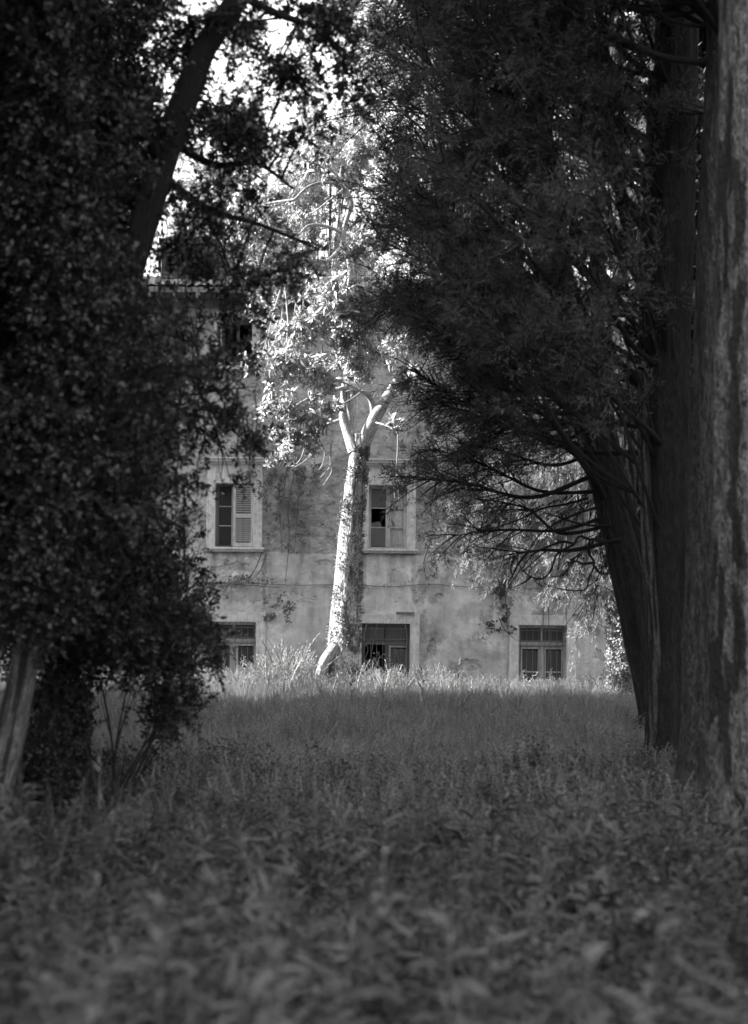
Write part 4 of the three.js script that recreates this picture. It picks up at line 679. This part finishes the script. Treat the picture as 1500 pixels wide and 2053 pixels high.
const fineG = [weedGeo(615, 26, 0.32, 0.032, 0.016), weedGeo(616, 30, 0.36, 0.03, 0.014), weedGeo(617, 22, 0.28, 0.035, 0.018)];
const lowG = [weedGeo(611, 20, 0.3, 0.055, 0.03), weedGeo(612, 24, 0.34, 0.05, 0.024), weedGeo(613, 18, 0.26, 0.06, 0.034)];
sow('foreground_weeds', 'dense leafy weeds filling the blurred foreground of the meadow', 'weeds', 621, weedG, M.nearWeed, (r, put) => {
  spread(r, 1.7, 8.5, 3600, (x, z, d) => { const n = fbm(x * 1.1, 8, z * 1.1, 3); if (n < -0.02 + 0.1 * r() && r() < 0.85) return; put(x, z, (0.5 + 0.95 * tall(x, z)) * (0.7 + 0.6 * r()), 1.0, (0.5 + 0.8 * r()) * Math.max(0.25, 0.9 + 2.6 * n)); }, 0.6);
});
sow('meadow_weeds', 'low leafy weeds covering the shaded meadow between the tree rows', 'weeds', 622, lowG, M.weed, (r, put) => {
  spread(r, 5, 13, 9000, (x, z, d) => put(x, z, (0.55 + 1.3 * tall(x, z) ** 1.5) * (0.7 + 0.6 * r()), 0.7, 0.5 + 0.7 * r() + 0.4 * tall(z, x)), 0.62);
  for (let k = 0; k < 900; k++) { const d = lerp(8, 17.5, r()), x = (1385 - CX) / F * d + (r() - 0.45) * 1.6; put(x, -d, 0.9 + 0.9 * r() * r(), 0.7, 1.3 + 1.2 * r()); }
});
sow('far_meadow_weeds', 'fine leafy weeds covering the far part of the shaded meadow', 'weeds', 626, fineG, M.farWeed, (r, put) => {
  spread(r, 10.5, 27.5, 42000, (x, z, d) => { if (d > 22.5 && r() < 0.5) return; put(x, z, (0.5 + 1.25 * tall(x, z) ** 1.4) * (0.75 + 0.5 * r()), 0.6, 0.5 + 0.6 * r() + 0.4 * tall(z, x)); }, 0.62);
});
sow('meadow_grass', 'fine long grass growing through the shaded meadow', 'grass', 623, [tuftGeo(631, 16, 0.42, 0.006), tuftGeo(632, 14, 0.46, 0.007)], M.farWeed, (r, put) => {
  spread(r, 2.2, 26, 9000, (x, z, d) => put(x, z, (0.6 + 0.9 * r() * r() + 0.4 * tall(x, z)) * (d < 6 ? 1.15 : 1), 0.6, d < 7 ? 0.3 + 0.3 * r() : 0.6 + 0.8 * r()), 0.6);
});
sow('seeding_grass', 'scattered thin seeding grass standing above the shaded meadow weeds', 'grass', 627, [tuftGeo(633, 4, 0.4, 0.005, 3), tuftGeo(634, 3, 0.45, 0.005, 2)], M.farWeed, (r, put) => {
  spread(r, 8, 25, 700, (x, z, d) => { if (tall(x * 1.5, z) > 0.42) put(x, z, 0.6 + 0.5 * r(), 0.5, 0.5 + 0.5 * r()); }, 0.6);
});
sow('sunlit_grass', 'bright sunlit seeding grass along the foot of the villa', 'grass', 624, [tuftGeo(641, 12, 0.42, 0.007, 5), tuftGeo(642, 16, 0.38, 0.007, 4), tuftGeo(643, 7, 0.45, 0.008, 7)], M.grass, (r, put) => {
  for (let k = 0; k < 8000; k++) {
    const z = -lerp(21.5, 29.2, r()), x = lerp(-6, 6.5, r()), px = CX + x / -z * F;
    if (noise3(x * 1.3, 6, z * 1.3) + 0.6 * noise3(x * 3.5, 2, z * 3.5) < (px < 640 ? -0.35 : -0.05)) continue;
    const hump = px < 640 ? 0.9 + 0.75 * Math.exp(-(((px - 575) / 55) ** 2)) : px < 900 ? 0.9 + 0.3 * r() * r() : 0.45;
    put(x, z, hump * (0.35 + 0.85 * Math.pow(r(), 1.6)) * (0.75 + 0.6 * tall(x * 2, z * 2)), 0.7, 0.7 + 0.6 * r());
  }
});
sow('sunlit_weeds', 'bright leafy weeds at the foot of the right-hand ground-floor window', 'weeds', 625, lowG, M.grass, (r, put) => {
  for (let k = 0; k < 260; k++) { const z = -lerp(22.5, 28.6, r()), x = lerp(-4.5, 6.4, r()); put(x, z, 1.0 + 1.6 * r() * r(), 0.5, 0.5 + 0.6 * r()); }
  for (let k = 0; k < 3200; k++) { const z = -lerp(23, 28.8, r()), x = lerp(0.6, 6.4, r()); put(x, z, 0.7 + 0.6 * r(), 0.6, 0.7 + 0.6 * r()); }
});

// single plants that stand out of the meadow
function bigPlant(px, py, d, s, label, seed, n = 12, long = 0.15) {
  const r = rng(seed), b = at(px, py, d), gyb = gy(b.x, b.z), o = thing('broadleaf_weed', V(b.x, gyb, b.z), label, 'plant'), h = Math.max(0.2, b.y - gyb);
  const st = new MB(), P = (t) => V((r() - 0.5) * 0.01, h * t, 0); st.tube([V(0, -0.05, 0), P(0.5), P(1)], () => 0.006, 5, 4); part('stem', st.geo(), M.weed, o);
  for (let k = 0; k < n; k++) {
    const t = 0.35 + 0.65 * k / n, a = k * 2.4 + r(), m = new MB(), d2 = V(Math.cos(a), 0.15 + 0.7 * t * r(), Math.sin(a)).normalize(), nn = V(0, 1, 0).addScaledVector(rdir(r), 0.3); nn.addScaledVector(d2, -nn.dot(d2)).normalize();
    leaf(m, V(0, h * t, 0), d2, nn, long * s * (0.7 + 0.5 * r()), long * s * 0.3, 0.25 + 0.3 * r(), 0.3); part('leaf', m.geo(), M.bigLeaf, o);
  }
}
bigPlant(200, 1935, 3.2, 1.1, 'star-shaped broad weed at the lower left corner of the foreground', 701, 14);
bigPlant(1180, 1920, 3.2, 1.2, 'large pale broad-leaved weed at the lower right of the foreground', 702, 16);
bigPlant(770, 1690, 4.6, 1.3, 'tall pale weed rising in the middle of the foreground', 703, 16, 0.14);
bigPlant(560, 1900, 3.4, 1.0, 'broad weed left of centre near the bottom of the foreground', 704, 13);
bigPlant(1320, 1780, 4.0, 1.1, 'leafy weed before the nearest cypress at the right of the foreground', 705, 14);
bigPlant(330, 1800, 4.0, 1.0, 'leafy weed in the left foreground above the star-shaped one', 706, 13);
bigPlant(900, 1830, 3.6, 1.1, 'drooping weed right of centre in the foreground', 707, 13);
// dry stalks against the light
function stalk(px, py0, py1, d, label, seed) {
  const r = rng(seed), b = at(px, py0, d), top = at(px + (r() - 0.5) * 10, py1, d); b.y = gy(b.x, b.z); const o = thing('dry_stalk', b, label, 'plant'), m = new MB();
  m.tube([b, b.clone().lerp(top, 0.5).add(V((r() - 0.5) * 0.05, 0, 0)), top], (t) => 0.006 * (1.1 - 0.6 * t), 5, 8); part('stem', shift(m.geo(), b), M.twigGrey, o);
  for (let k = 0; k < 9; k++) { const t = 0.35 + 0.07 * k, p = b.clone().lerp(top, t), l = new MB(), dd = V(r() - 0.5, 0.3 + 0.4 * r(), r() - 0.5).normalize(), nn = rdir(r); nn.addScaledVector(dd, -nn.dot(dd)).normalize(); leaf(l, p, dd, nn, 0.1, 0.035, 0.2, 0.2); part('leaf', shift(l.geo(), b), M.twigGrey, o); }
}
stalk(703, 1500, 1345, 20, 'dark dry stalk standing in the meadow before the pale trunk', 711);
stalk(845, 1480, 1338, 21, 'dark dry stalk below the broken ground-floor window', 712);
stalk(918, 1450, 1318, 23, 'thin dry stalk in the grass left of the right ground-floor window', 713);
stalk(985, 1560, 1420, 14, 'pale thin stalk in the middle of the meadow at right', 714);
stalk(205, 1620, 1500, 9.5, 'thin stalk beside the left evergreen shrub', 715);

renderer.render(scene, camera);
